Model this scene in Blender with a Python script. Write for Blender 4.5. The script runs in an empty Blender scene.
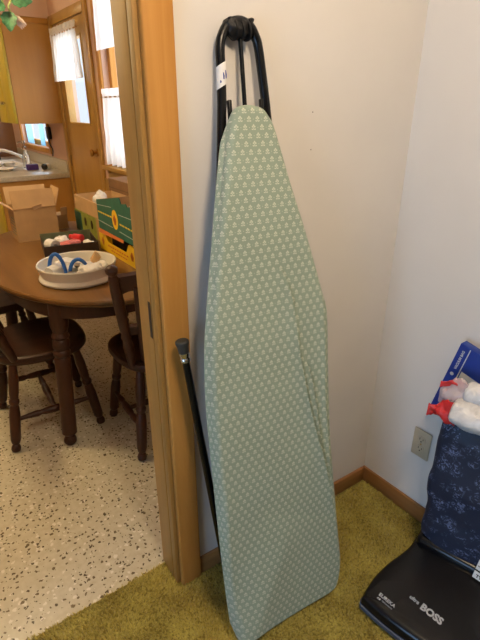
import bpy, bmesh, math, random
import numpy as np
from mathutils import Vector, Matrix, noise
random.seed(7)
rng = np.random.default_rng(7)
S = bpy.context.scene
COL = S.collection
PI = math.pi

# ------------------------------------------------------------------ materials
def new_mat(name):
    m = bpy.data.materials.new(name); m.use_nodes = True
    nt = m.node_tree
    b = nt.nodes['Principled BSDF']
    return m, nt, b
def nd(nt, t, **kw):
    n = nt.nodes.new(t)
    for k, v in kw.items(): setattr(n, k, v)
    return n
def lk(nt, a, b): nt.links.new(a, b)
def coords(nt, scale=(1,1,1), kind='Object', rot=(0,0,0)):
    t = nd(nt, 'ShaderNodeTexCoord'); mp = nd(nt, 'ShaderNodeMapping')
    mp.inputs['Scale'].default_value = scale; mp.inputs['Rotation'].default_value = rot
    lk(nt, t.outputs[kind], mp.inputs[0]); return mp.outputs[0]
def ramp(nt, fac, stops):
    r = nd(nt, 'ShaderNodeValToRGB')
    e = r.color_ramp.elements
    e[0].position, e[0].color = stops[0][0], (*stops[0][1], 1)
    e[1].position, e[1].color = stops[1][0], (*stops[1][1], 1)
    for p, c in stops[2:]:
        q = e.new(p); q.color = (*c, 1)
    lk(nt, fac, r.inputs[0]); return r.outputs[0]
def bump(nt, b, h, strength=.2, dist=.002):
    n = nd(nt, 'ShaderNodeBump'); n.inputs['Strength'].default_value = strength
    n.inputs['Distance'].default_value = dist
    lk(nt, h, n.inputs['Height']); lk(nt, n.outputs[0], b.inputs['Normal'])
def plain(name, col, rough=.5, metal=0, var=.06, nscale=30, bs=.0, bd=.001, spec=None, coat=0):
    m, nt, b = new_mat(name)
    n = nd(nt, 'ShaderNodeTexNoise'); n.inputs['Scale'].default_value = nscale; n.inputs['Detail'].default_value = 4
    lk(nt, coords(nt), n.inputs[0])
    lo = tuple(max(0, c*(1-var)) for c in col); hi = tuple(min(1, c*(1+var)) for c in col)
    lk(nt, ramp(nt, n.outputs[0], [(.3, lo), (.7, hi)]), b.inputs['Base Color'])
    b.inputs['Roughness'].default_value = rough; b.inputs['Metallic'].default_value = metal
    if spec is not None: b.inputs['Specular IOR Level'].default_value = spec
    if coat: b.inputs['Coat Weight'].default_value = coat
    if bs: bump(nt, b, n.outputs[0], bs, bd)
    return m
def wood(name, c1, c2, axis='Z', rough=.35, scale=18, stretch=.06, spec=.5):
    m, nt, b = new_mat(name)
    sc = [1,1,1]; sc['XYZ'.index(axis)] = stretch
    v = coords(nt, tuple(sc))
    n = nd(nt, 'ShaderNodeTexNoise'); n.inputs['Scale'].default_value = scale
    n.inputs['Detail'].default_value = 8; n.inputs['Roughness'].default_value = .65; n.inputs['Distortion'].default_value = .6
    lk(nt, v, n.inputs[0])
    mid = tuple((a+b_)/2 for a, b_ in zip(c1, c2))
    lk(nt, ramp(nt, n.outputs[0], [(.3, c1), (.68, c2), (.5, mid)]), b.inputs['Base Color'])
    b.inputs['Roughness'].default_value = rough; b.inputs['Specular IOR Level'].default_value = spec
    bump(nt, b, n.outputs[0], .08, .001)
    return m

M = {}
def build_materials():
    M['wall'] = plain('painted_wall', (.70,.665,.615), .65, var=.02, nscale=6, bs=.03)
    M['panel'] = wood('bounce_cut_panelling', (.10,.055,.028), (.16,.092,.05), 'Z', .5, 9)  # dark wood invented for the unseen walls, cuts bounced light
    M['ceiling'] = plain('ceiling_paint', (.78,.76,.72), .8, var=.02)
    M['kwall'] = plain('kitchen_wall_paint', (.66,.45,.35), .6, var=.03, nscale=5)
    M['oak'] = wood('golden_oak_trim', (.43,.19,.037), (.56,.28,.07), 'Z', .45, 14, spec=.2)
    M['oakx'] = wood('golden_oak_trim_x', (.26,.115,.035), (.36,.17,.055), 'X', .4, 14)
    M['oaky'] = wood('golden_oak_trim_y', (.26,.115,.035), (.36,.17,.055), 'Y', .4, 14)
    M['jamb'] = wood('jamb_wood', (.31,.165,.042), (.42,.235,.065), 'Z', .45, 22, spec=.2)
    M['gap'] = plain('dark_gap', (.03,.018,.008), .8)
    M['steel'] = plain('dull_steel', (.30,.22,.12), .4, .9)
    M['cab'] = wood('cabinet_veneer', (.42,.205,.045), (.50,.26,.062), 'Z', .4, 7)
    M['cabfront_lit'] = wood('cabinet_front_lit', (.46,.36,.035), (.54,.43,.06), 'Z', .4, 7)  # yellow light falling on the doors is painted into this veneer
    M['doorwood'] = wood('door_veneer', (.36,.20,.045), (.46,.27,.07), 'Z', .35, 8)
    M['table'] = wood('table_walnut', (.125,.06,.016), (.21,.105,.030), 'Y', .28, 16)
    M['dark'] = wood('dark_chair_wood', (.036,.013,.007), (.066,.025,.012), 'Z', .38, 20, spec=.3)
    M['darkseat'] = wood('dark_seat_wood', (.026,.010,.006), (.048,.019,.010), 'Y', .45, 20, spec=.25)
    M['black'] = plain('black_enamel', (.004,.004,.004), .25, var=.1, spec=.3)
    M['rubber'] = plain('black_rubber', (.006,.0055,.0055), .5, spec=.3, nscale=120, bs=.5, bd=.003)
    M['greyrubber'] = plain('grey_rubber', (.028,.030,.028), .6, nscale=150, bs=.3)
    M['chrome'] = plain('chrome', (.62,.61,.58), .22, 1.0, var=.02)
    M['vacblack'] = plain('vacuum_plastic', (.004,.004,.005), .24, var=.05, spec=.35)
    M['vactrim_glint'] = plain('vacuum_trim_blue_glint', (.10,.13,.20), .25, .5)  # blue window reflection on the front edge, painted into the trim colour
    M['ink'] = plain('silver_ink', (.42,.44,.46), .5)
    M['white'] = plain('white_plastic', (.72,.70,.66), .35, var=.03)
    M['tub'] = plain('white_tub_plastic', (.70,.68,.63), .38, var=.03)
    M['paper'] = plain('white_paper', (.74,.73,.71), .7, var=.04, nscale=40, bs=.2)
    M['red'] = plain('red_plastic', (.62,.03,.03), .35, var=.15)
    M['blue'] = plain('blue_card', (.010,.035,.26), .4, var=.05)
    M['bluewire'] = plain('blue_cord', (.02,.13,.50), .5, nscale=400, bs=.5)
    M['cardwhite'] = plain('pale_card', (.50,.53,.55), .5)
    M['kraft'] = plain('cardboard', (.46,.285,.13), .75, var=.09, nscale=14)
    M['kraftlight'] = plain('cardboard_inside', (.55,.36,.18), .75, var=.07, nscale=14)
    M['brownbox'] = plain('brown_cardboard', (.22,.12,.055), .8, var=.08, nscale=14)
    M['yellow'] = plain('yellow_print', (.85,.55,.015), .5, var=.05)
    M['green'] = plain('green_print', (.022,.14,.10), .5, var=.1)
    M['lime'] = plain('lime_print', (.26,.30,.05), .6, var=.15, nscale=25)
    M['greengrey'] = plain('grey_green_card', (.16,.19,.11), .6, var=.15)
    M['orange'] = plain('orange_print', (.62,.17,.035), .6)
    M['darkcard'] = plain('dark_card', (.05,.032,.025), .6)
    M['ivory'] = plain('ivory_plastic', (.50,.42,.29), .4, var=.02)
    M['brass'] = plain('brass', (.48,.28,.08), .3, .9)
    M['counter'] = plain('speckled_laminate', (.50,.46,.37), .3, var=.12, nscale=60)
    M['blacklid'] = plain('black_lid', (.01,.01,.01), .4)
    M['purple'] = plain('purple_box', (.06,.025,.20), .5)
    M['bluecloth'] = plain('light_blue_cloth', (.30,.58,.80), .8)
    M['leaf'] = plain('leaf_green', (.07,.23,.12), .5, var=.5, nscale=60)
    M['leaflight'] = plain('pale_leaf', (.50,.60,.22), .5, var=.3, nscale=60)
    M['petal'] = plain('pale_petal', (.75,.62,.58), .6)
    M['pot'] = plain('terracotta', (.35,.14,.07), .8)
    M['splash'] = plain('brown_backsplash', (.24,.13,.07), .35, var=.1, nscale=9)
    M['pinkplastic'] = plain('pink_package', (.62,.16,.15), .4, var=.3, nscale=60)
    M['greyitem'] = plain('grey_metal', (.25,.23,.20), .35, .6)
    # clear glass
    m, nt, b = new_mat('clear_glass'); b.inputs['Base Color'].default_value = (.95,.97,.98,1)
    b.inputs['Transmission Weight'].default_value = 1; b.inputs['Roughness'].default_value = .02; b.inputs['IOR'].default_value = 1.45
    M['glass'] = m
    m, nt, b = new_mat('window_pane')
    g = nd(nt, 'ShaderNodeBsdfGlossy'); g.inputs['Roughness'].default_value = .02
    t = nd(nt, 'ShaderNodeBsdfTransparent'); mx = nd(nt, 'ShaderNodeMixShader'); mx.inputs[0].default_value = .07
    lk(nt, t.outputs[0], mx.inputs[1]); lk(nt, g.outputs[0], mx.inputs[2])
    lk(nt, mx.outputs[0], nt.nodes['Material Output'].inputs[0]); M['pane'] = m
    m, nt, b = new_mat('light_blue_cloth')
    d = nd(nt, 'ShaderNodeBsdfDiffuse'); d.inputs[0].default_value = (.30,.58,.80,1)
    t = nd(nt, 'ShaderNodeBsdfTranslucent'); t.inputs[0].default_value = (.30,.60,.85,1)
    mx = nd(nt, 'ShaderNodeMixShader'); mx.inputs[0].default_value = .5
    lk(nt, d.outputs[0], mx.inputs[1]); lk(nt, t.outputs[0], mx.inputs[2])
    lk(nt, mx.outputs[0], nt.nodes['Material Output'].inputs[0]); M['bluecloth'] = m
    # clear film
    m, nt, b = new_mat('clear_film')
    g = nd(nt, 'ShaderNodeBsdfPrincipled'); g.inputs['Base Color'].default_value = (.75,.62,.60,1); g.inputs['Roughness'].default_value = .2
    t = nd(nt, 'ShaderNodeBsdfTransparent'); mx = nd(nt, 'ShaderNodeMixShader'); mx.inputs[0].default_value = .55
    lk(nt, t.outputs[0], mx.inputs[1]); lk(nt, g.outputs[0], mx.inputs[2])
    lk(nt, mx.outputs[0], nt.nodes['Material Output'].inputs[0]); M['film'] = m
    # curtain: diffuse + translucent sheer
    m, nt, b = new_mat('sheer_curtain')
    d = nd(nt, 'ShaderNodeBsdfDiffuse'); d.inputs[0].default_value = (.85,.84,.82,1)
    t = nd(nt, 'ShaderNodeBsdfTranslucent'); t.inputs[0].default_value = (.85,.85,.85,1)
    mx = nd(nt, 'ShaderNodeMixShader'); mx.inputs[0].default_value = .55
    lk(nt, d.outputs[0], mx.inputs[1]); lk(nt, t.outputs[0], mx.inputs[2])
    lk(nt, mx.outputs[0], nt.nodes['Material Output'].inputs[0]); M['curtain'] = m
    # speckled vinyl floor
    m, nt, b = new_mat('speckled_vinyl')
    co = coords(nt)
    dn = nd(nt, 'ShaderNodeTexNoise'); dn.inputs['Scale'].default_value = 90; lk(nt, co, dn.inputs[0])
    add = nd(nt, 'ShaderNodeMixRGB', blend_type='LINEAR_LIGHT'); add.inputs[0].default_value = .008
    lk(nt, co, add.inputs[1]); lk(nt, dn.outputs['Color'], add.inputs[2])
    def chips(scale, thr, keep):
        v = nd(nt, 'ShaderNodeTexVoronoi'); v.voronoi_dimensions = '2D'; v.inputs['Scale'].default_value = scale
        lk(nt, add.outputs[0], v.inputs['Vector'])
        sp = nd(nt, 'ShaderNodeSeparateColor'); lk(nt, v.outputs['Color'], sp.inputs[0])
        mu = nd(nt, 'ShaderNodeMath', operation='MULTIPLY'); lk(nt, sp.outputs[1], mu.inputs[0]); mu.inputs[1].default_value = thr
        le = nd(nt, 'ShaderNodeMath', operation='LESS_THAN'); lk(nt, v.outputs['Distance'], le.inputs[0]); lk(nt, mu.outputs[0], le.inputs[1])
        k = nd(nt, 'ShaderNodeMath', operation='LESS_THAN'); lk(nt, sp.outputs[0], k.inputs[0]); k.inputs[1].default_value = keep
        a = nd(nt, 'ShaderNodeMath', operation='MULTIPLY'); lk(nt, le.outputs[0], a.inputs[0]); lk(nt, k.outputs[0], a.inputs[1])
        return a.outputs[0]
    base = nd(nt, 'ShaderNodeTexNoise'); base.inputs['Scale'].default_value = 40; base.inputs['Detail'].default_value = 5; lk(nt, co, base.inputs[0])
    c0 = ramp(nt, base.outputs[0], [(.3, (.49,.455,.335)), (.7, (.58,.55,.425))])
    for fac, colr in ((chips(60, .45, .25), (.70,.67,.58)), (chips(46, .26, .55), (.16,.125,.075)), (chips(80, .36, .28), (.10,.078,.05))):
        mx = nd(nt, 'ShaderNodeMixRGB'); lk(nt, fac, mx.inputs[0]); lk(nt, c0, mx.inputs[1]); mx.inputs[2].default_value = (*colr, 1)
        c0 = mx.outputs[0]
    lk(nt, c0, b.inputs['Base Color']); b.inputs['Roughness'].default_value = .22
    M['vinyl'] = m
    # carpet
    def carpet(name, mul):
        m, nt, b = new_mat(name)
        co = coords(nt)
        n = nd(nt, 'ShaderNodeTexNoise'); n.inputs['Scale'].default_value = 9; n.inputs['Detail'].default_value = 6; lk(nt, co, n.inputs[0])
        n2 = nd(nt, 'ShaderNodeTexNoise'); n2.inputs['Scale'].default_value = 120; lk(nt, co, n2.inputs[0])
        mx = nd(nt, 'ShaderNodeMixRGB'); mx.inputs[0].default_value = .5
        lk(nt, n.outputs[0], mx.inputs[1]); lk(nt, n2.outputs[0], mx.inputs[2])
        lk(nt, ramp(nt, mx.outputs[0], [(.36, tuple(c*mul for c in (.20,.15,.027))), (.66, tuple(c*mul for c in (.49,.415,.10)))]), b.inputs['Base Color'])
        b.inputs['Roughness'].default_value = .95; b.inputs['Specular IOR Level'].default_value = .1
        b.inputs['Sheen Weight'].default_value = .3
        return m
    M['carpet'] = carpet('olive_carpet_backing', .7); M['pile'] = carpet('olive_carpet_pile', 1.15)
    # printed cotton: flowers in staggered rows, uv in metres
    m, nt, b = new_mat('sage_flower_cotton')
    uv = nd(nt, 'ShaderNodeUVMap'); uv.uv_map = 'UVMap'
    sx = nd(nt, 'ShaderNodeSeparateXYZ'); lk(nt, uv.outputs[0], sx.inputs[0])
    def mth(op, a, b_=None, c=None):
        n = nd(nt, 'ShaderNodeMath', operation=op)
        for i, v in enumerate((a, b_, c)):
            if v is None: continue
            if isinstance(v, (int, float)): n.inputs[i].default_value = v
            else: lk(nt, v, n.inputs[i])
        return n.outputs[0]
    W, H = .0220, .0170
    ry = mth('DIVIDE', sx.outputs[1], H); row = mth('FLOOR', ry); fy = mth('SUBTRACT', mth('SUBTRACT', ry, row), .5)
    off = mth('MULTIPLY', mth('MODULO', mth('ADD', row, 100.0), 2.0), .5)
    rx = mth('ADD', mth('DIVIDE', sx.outputs[0], W), off); fx = mth('SUBTRACT', mth('SUBTRACT', rx, mth('FLOOR', rx)), .5)
    px = mth('MULTIPLY', fx, W); py = mth('MULTIPLY', fy, H)
    def blob(cx, cy, rx_, ry_, ang=0):
        dx = mth('SUBTRACT', px, cx); dy = mth('SUBTRACT', py, cy)
        c, s = math.cos(ang), math.sin(ang)
        u = mth('ADD', mth('MULTIPLY', dx, c/rx_), mth('MULTIPLY', dy, s/rx_))
        w = mth('ADD', mth('MULTIPLY', dx, -s/ry_), mth('MULTIPLY', dy, c/ry_))
        return mth('SUBTRACT', 1.0, mth('ADD', mth('MULTIPLY', u, u), mth('MULTIPLY', w, w)))
    f = None
    for args in ((0,.0044,.0023,.0024), (-.0029,.0016,.0022,.0021), (.0029,.0016,.0022,.0021),
                 (-.0034,-.0038,.0027,.0015,-.35), (.0034,-.0038,.0027,.0015,.35), (0,-.0018,.0011,.0030),
                 (-W/2,.0,.0009,.0009), (W/2,.0,.0009,.0009)):
        q = blob(*args); f = q if f is None else mth('MAXIMUM', f, q)
    fac = nd(nt, 'ShaderNodeMapRange'); fac.inputs[1].default_value = -.1; fac.inputs[2].default_value = .5; lk(nt, f, fac.inputs[0])
    n = nd(nt, 'ShaderNodeTexNoise'); n.inputs['Scale'].default_value = 5; n.inputs['Detail'].default_value = 4; lk(nt, uv.outputs[0], n.inputs[0])
    ground = ramp(nt, n.outputs[0], [(.3, (.250,.312,.235)), (.7, (.278,.345,.265))])
    mx = nd(nt, 'ShaderNodeMixRGB'); lk(nt, fac.outputs[0], mx.inputs[0]); lk(nt, ground, mx.inputs[1]); mx.inputs[2].default_value = (.54,.56,.44,1)
    lk(nt, mx.outputs[0], b.inputs['Base Color']); b.inputs['Roughness'].default_value = .75
    b.inputs['Specular IOR Level'].default_value = .3; b.inputs['Sheen Weight'].default_value = .25; b.inputs['Sheen Roughness'].default_value = .4
    wv = nd(nt, 'ShaderNodeTexNoise'); wv.inputs['Scale'].default_value = 700; lk(nt, uv.outputs[0], wv.inputs[0])
    bump(nt, b, wv.outputs[0], .15, .0006)
    M['flower'] = m
    M['coverside'] = plain('cover_lining', (.55,.54,.47), .8)
    # vacuum bag cloth: navy with pale leaf print
    m, nt, b = new_mat('navy_leaf_cloth')
    co = coords(nt)
    n = nd(nt, 'ShaderNodeTexNoise'); n.inputs['Scale'].default_value = 16; n.inputs['Detail'].default_value = 3; n.inputs['Distortion'].default_value = 1.5; lk(nt, co, n.inputs[0])
    n2 = nd(nt, 'ShaderNodeTexNoise'); n2.inputs['Scale'].default_value = 62; n2.inputs['Detail'].default_value = 3; n2.inputs['Distortion'].default_value = 2.5; lk(nt, co, n2.inputs[0])
    r1 = nd(nt, 'ShaderNodeMapRange'); r1.inputs[1].default_value = .46; r1.inputs[2].default_value = .66; lk(nt, n.outputs[0], r1.inputs[0])
    r2 = nd(nt, 'ShaderNodeMapRange'); r2.inputs[1].default_value = .50; r2.inputs[2].default_value = .58; lk(nt, n2.outputs[0], r2.inputs[0])
    mm = nd(nt, 'ShaderNodeMath', operation='MULTIPLY'); lk(nt, r1.outputs[0], mm.inputs[0]); lk(nt, r2.outputs[0], mm.inputs[1])
    lk(nt, ramp(nt, mm.outputs[0], [(.05, (.010,.016,.042)), (.8, (.13,.17,.31))]), b.inputs['Base Color'])
    b.inputs['Roughness'].default_value = .55; bump(nt, b, n2.outputs[0], .3, .002)
    M['bagcloth'] = m
    # crumpled white bag
    m, nt, b = new_mat('white_bag_plastic')
    n = nd(nt, 'ShaderNodeTexNoise'); n.inputs['Scale'].default_value = 28; n.inputs['Detail'].default_value = 5; n.inputs['Distortion'].default_value = 1; lk(nt, coords(nt), n.inputs[0])
    lk(nt, ramp(nt, n.outputs[0], [(.35, (.60,.59,.58)), (.65, (.72,.71,.70))]), b.inputs['Base Color'])
    b.inputs['Roughness'].default_value = .3; bump(nt, b, n.outputs[0], .6, .01)
    M['plasticbag'] = m
    m, nt, b = new_mat('lamp_glass'); b.inputs['Base Color'].default_value = (.9,.85,.75,1)
    b.inputs['Emission Color'].default_value = (1,.78,.5,1); b.inputs['Emission Strength'].default_value = 4
    M['lampglass'] = m
build_materials()

# ------------------------------------------------------------------ helpers
def obj(name, bm, mat=None, parent=None, smooth=True, loc=None):
    me = bpy.data.meshes.new(name)
    bmesh.ops.recalc_face_normals(bm, faces=bm.faces)
    bm.to_mesh(me); bm.free()
    if smooth:
        me.polygons.foreach_set('use_smooth', [True]*len(me.polygons))
        me.set_sharp_from_angle(angle=math.radians(38))
    o = bpy.data.objects.new(name, me); COL.objects.link(o)
    if mat:
        for mm in (mat if isinstance(mat, (list, tuple)) else [mat]): me.materials.append(M[mm])
    if parent: o.parent = parent
    if loc: o.location = loc
    return o
def tag(o, label, cat, group=None):
    o['label'] = label; o['category'] = cat
    if group: o['group'] = group
    return o
def thing(name, label, cat, loc=(0,0,0), rotz=0, group=None):
    o = bpy.data.objects.new(name, None); COL.objects.link(o); o.empty_display_size = .05
    o.location = loc; o.rotation_euler = (0,0,rotz)
    return tag(o, label, cat, group)
def struct(name, bm, mat, parent=None, smooth=True):
    o = obj(name, bm, mat, parent, smooth)
    if not parent: o['kind'] = 'structure'
    return o
def dup(root, loc, rotz, label=None, group=None):
    r = root.copy(); COL.objects.link(r); r.location = loc; r.rotation_euler = (0,0,rotz)
    if label: r['label'] = label
    if group: r['group'] = group
    for ch in list(root.children):
        c = ch.copy(); COL.objects.link(c); c.parent = r
        for g in list(ch.children):
            d = g.copy(); COL.objects.link(d); d.parent = c
    return r
def BM(): return bmesh.new()
def add_box(bm, x0, x1, y0, y1, z0, z1, bev=0, mtx=None, seg=2):
    r = bmesh.ops.create_cube(bm, size=1)
    vs = r['verts']
    for v in vs:
        v.co = Vector(((x0+x1)/2+v.co.x*(x1-x0), (y0+y1)/2+v.co.y*(y1-y0), (z0+z1)/2+v.co.z*(z1-z0)))
    if mtx: bmesh.ops.transform(bm, matrix=mtx, verts=vs)
    if bev:
        es = list({e for v in vs for e in v.link_edges})
        bmesh.ops.bevel(bm, geom=es, offset=bev, segments=seg, profile=.5, affect='EDGES')
def bx(*a, **k):
    bm = BM(); add_box(bm, *a, **k); return bm
def frame_of(d):
    d = d.normalized(); u = Vector((0,0,1)) if abs(d.z) < .9 else Vector((1,0,0))
    a = d.cross(u).normalized(); return a, d.cross(a).normalized()
def add_rings(bm, rings, cap0=True, cap1=True, close=True):
    vr = [[bm.verts.new(p) for p in r] for r in rings]
    n = len(vr[0])
    for i in range(len(vr)-1):
        for j in range(n if close else n-1):
            k = (j+1) % n
            bm.faces.new((vr[i][j], vr[i][k], vr[i+1][k], vr[i+1][j]))
    if cap0: bm.faces.new(list(reversed(vr[0])))
    if cap1: bm.faces.new(vr[-1])
    return vr
def add_lathe(bm, A, B, prof, n=20):
    """prof: list of (t 0..1, radius) from A to B"""
    A, B = Vector(A), Vector(B); d = B-A; a, b = frame_of(d)
    add_rings(bm, [[A+d*t+(a*math.cos(2*PI*k/n)+b*math.sin(2*PI*k/n))*max(r,1e-4) for k in range(n)] for t, r in prof])
def add_tube(bm, pts, r, n=12):
    pts = [Vector(p) for p in pts]
    rr = r if isinstance(r, (list, tuple)) else [r]*len(pts)
    T = [(pts[min(i+1, len(pts)-1)]-pts[max(i-1, 0)]).normalized() for i in range(len(pts))]
    a, _ = frame_of(T[0]); rings = []
    for i, p in enumerate(pts):
        a = (a-T[i]*a.dot(T[i])).normalized(); b = T[i].cross(a)
        rings.append([p+(a*math.cos(2*PI*k/n)+b*math.sin(2*PI*k/n))*rr[i] for k in range(n)])
    add_rings(bm, rings)
def catmull(P, m=8, closed=False):
    P = [Vector(p) for p in P]; out = []
    n = len(P)
    for i in range(n if closed else n-1):
        g = (lambda k: P[k % n]) if closed else (lambda k: P[max(0, min(n-1, k))])
        p0, p1, p2, p3 = g(i-1), g(i), g(i+1), g(i+2)
        for j in range(m):
            t = j/m
            out.append(.5*((2*p1)+(p2-p0)*t+(2*p0-5*p1+4*p2-p3)*t*t+(3*p1-p0-3*p2+p3)*t**3))
    if not closed: out.append(P[-1])
    return out
def grid_sheet(nu, nv, f, thick=None):
    bm = BM()
    V = [[bm.verts.new(f(i/(nu-1), j/(nv-1))) for j in range(nv)] for i in range(nu)]
    for i in range(nu-1):
        for j in range(nv-1): bm.faces.new((V[i][j], V[i+1][j], V[i+1][j+1], V[i][j+1]))
    if thick:
        bmesh.ops.recalc_face_normals(bm, faces=bm.faces)
        bmesh.ops.solidify(bm, geom=bm.faces[:], thickness=thick)
    return bm
def prism(pts, z0, z1, mtx=None):
    """polygon in XY extruded z0..z1"""
    bm = BM()
    add_rings(bm, [[Vector((x, y, z0)) for x, y in pts], [Vector((x, y, z1)) for x, y in pts]])
    if mtx: bmesh.ops.transform(bm, matrix=mtx, verts=bm.verts[:])
    return bm
def text_mesh(name, body, size, mtx, mat, parent, depth=.0004, shear=0, bold=0):
    cu = bpy.data.curves.new(name, 'FONT'); cu.body = body; cu.size = size; cu.extrude = depth
    cu.align_x = 'LEFT'; cu.shear = shear; cu.offset = bold; cu.resolution_u = 3
    tmp = bpy.data.objects.new(name, cu); COL.objects.link(tmp)
    dg = bpy.context.evaluated_depsgraph_get()
    me = bpy.data.meshes.new_from_object(tmp.evaluated_get(dg))
    bpy.data.objects.remove(tmp, do_unlink=True)
    me.transform(mtx); me.materials.clear(); me.materials.append(M[mat])
    o = bpy.data.objects.new(name, me); COL.objects.link(o); o.parent = parent
    return o
def basis(o, x, y, z=None):
    x, y = Vector(x).normalized(), Vector(y); y = (y-x*y.dot(x)).normalized(); z = x.cross(y)
    m = Matrix.Identity(4)
    for i in range(3): m[i][0], m[i][1], m[i][2], m[i][3] = x[i], y[i], z[i], o[i]
    return m

# ------------------------------------------------------------------ room shell
XL, YB, ZC = -3.6, -3.6, 2.44           # living room left wall, back wall, ceiling
KY, KX = 5.6, -3.4                      # kitchen far wall, kitchen left wall
DX0, DX1, DH = -1.70, -.885, 2.05       # doorway
struct('floor_carpet', bx(XL, .07, YB, .122, -.05, 0), 'carpet', smooth=False)
struct('floor_kitchen', bx(KX, 0, .122, KY, -.05, 0), 'vinyl', smooth=False)
struct('ceiling', bx(XL, .07, YB, .06, ZC, ZC+.05), 'ceiling', smooth=False)
struct('ceiling_kitchen', bx(KX, 0, .06, KY, ZC, ZC+.05), 'kwall', smooth=False)
# wall shared with the kitchen
bm = BM()
add_box(bm, DX1+.018, 0, 0, .112, 0, ZC); add_box(bm, XL-.05, DX0-.002, 0, .112, 0, ZC); add_box(bm, DX0-.002, DX1+.002, 0, .112, DH+.002, ZC)
struct('wall_back', bm, 'wall', smooth=False)
struct('wall_right', bx(0, .12, YB, .06, 0, ZC), 'wall', smooth=False)
struct('wall_behind', bx(XL-.12, .12, YB-.12, YB, 0, ZC), 'panel', smooth=False)
# left wall with the daylight window
WY0, WY1, WZ0, WZ1 = -2.0, -.6, .30, 1.55
bm = BM()
add_box(bm, XL-.12, XL, YB, WY0, 0, ZC); add_box(bm, XL-.12, XL, WY1, .26, 0, ZC)
add_box(bm, XL-.12, XL, WY0, WY1, 0, WZ0); add_box(bm, XL-.12, XL, WY0, WY1, WZ1, ZC)
struct('wall_left', bm, 'panel', smooth=False)
bm = BM()
for y in (WY0, (WY0+WY1)/2-.02, WY1-.04): add_box(bm, XL-.08, XL-.03, y, y+.04, WZ0, WZ1)
for z in (WZ0, WZ1-.04): add_box(bm, XL-.08, XL-.03, WY0+.04, WY1-.04, z, z+.04)
w = struct('window_1', bm, 'oak', smooth=False)
obj('pane', bx(XL-.06, XL-.055, WY0+.03, WY1-.03, WZ0+.03, WZ1-.03), 'pane', w, False)
# kitchen walls
struct('wall_kitchen_far', bx(KX, 0, KY, KY+.1, 0, ZC), 'splash', smooth=False)
struct('wall_kitchen_left', bx(KX-.1, KX, .06, KY, 0, ZC), 'kwall', smooth=False)
K2 = (1.05, 2.50, 1.06, 2.20)           # kitchen window y0 y1 z0 z1
KD = (2.72, 3.46, 2.04)                 # kitchen door y0 y1 height
K3 = (4.08, 5.15, 1.08, 1.75)           # small window beyond the cabinet
bm = BM()
ys = [.06, K2[0], K2[1], KD[0], KD[1], K3[0], K3[1], KY]
add_box(bm, 0, .12, ys[0], ys[1], 0, ZC)
add_box(bm, 0, .12, ys[1], ys[2], 0, K2[2]); add_box(bm, 0, .12, ys[1], ys[2], K2[3], ZC)
add_box(bm, 0, .12, ys[2], ys[3], 0, ZC)
add_box(bm, 0, .12, ys[3], ys[4], KD[2], ZC)
add_box(bm, 0, .12, ys[4], ys[5], 0, ZC)
add_box(bm, 0, .12, ys[5], ys[6], 0, K3[2]); add_box(bm, 0, .12, ys[5], ys[6], K3[3], ZC)
add_box(bm, 0, .12, ys[6], ys[7], 0, ZC)
struct('wall_kitchen_right', bm, 'kwall', smooth=False)

# door trim: jamb, stop groove, casings on both sides
t1 = struct('trim_1', bx(-.874, -.804, -.02, 0, 0, DH+.065, bev=.005, seg=3), 'oak')
struct('trim_2', bx(DX0-.081, DX0-.011, -.02, 0, 0, DH+.065, bev=.008, seg=4), 'oak')
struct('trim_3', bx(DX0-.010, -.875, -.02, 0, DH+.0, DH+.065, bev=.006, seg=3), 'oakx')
bm = BM()
add_box(bm, DX1, DX1+.02, .0, .0255, 0, DH, bev=.002); add_box(bm, DX1-.001, DX1+.019, .0275, .108, 0, DH, bev=.003)
struct('trim_4', bm, 'jamb')
struct('trim_5', bx(DX1+.008, -.81, .1155, .134, 0, DH+.07, bev=.006), 'jamb')
struct('trim_6', bx(DX0-.02, DX0, 0, .115, 0, DH, bev=.003), 'jamb')
struct('trim_7', bx(DX0-.02, DX1+.02, 0, .115, DH, DH+.02, bev=.003), 'jamb')
struct('trim_8', bx(DX0-.08, DX0-.008, .1155, .134, 0, DH+.07, bev=.006), 'jamb')
bm = BM(); add_box(bm, DX1-.0022, DX1-.0010, .029, .042, .903, 1.003)
tag(obj('strike_plate', bm, 'gap', None, False), 'dark slot of a strike plate in the wooden door jamb', 'strike plate')
# baseboards
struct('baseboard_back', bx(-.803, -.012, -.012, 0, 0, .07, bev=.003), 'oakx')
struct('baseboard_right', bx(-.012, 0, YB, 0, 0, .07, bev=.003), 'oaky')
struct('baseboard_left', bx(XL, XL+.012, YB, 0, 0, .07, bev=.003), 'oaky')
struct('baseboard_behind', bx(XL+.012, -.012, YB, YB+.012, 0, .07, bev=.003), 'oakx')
# two nail holes
for (x, z), lb in zip(((-.407,1.438), (-.406,1.346)), ('dark nail hole in the white wall, upper of two right of the board', 'faint nail hole in the white wall, lower of two right of the board')):
    bm = BM(); add_lathe(bm, (x, -.0008, z), (x, .002, z), [(0,.0017),(1,.0017)], 10)
    tag(obj('nail_hole', bm, 'greyitem'), lb, 'nail hole', None)

# the room is not quite square: both walls open a little from the corner
for o_ in list(COL.objects):
    if o_.name in ('wall_back','baseboard_back','strike_plate','trim_1','trim_2','trim_3','trim_4','trim_5','trim_6','trim_7','trim_8') or o_.name.startswith('nail_hole'):
        o_.data.transform(Matrix.Rotation(math.radians(-1.7), 4, 'Z'))
    if o_.name in ('wall_right','baseboard_right'): o_.data.transform(Matrix.Rotation(math.radians(1.0), 4, 'Z'))

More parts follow.
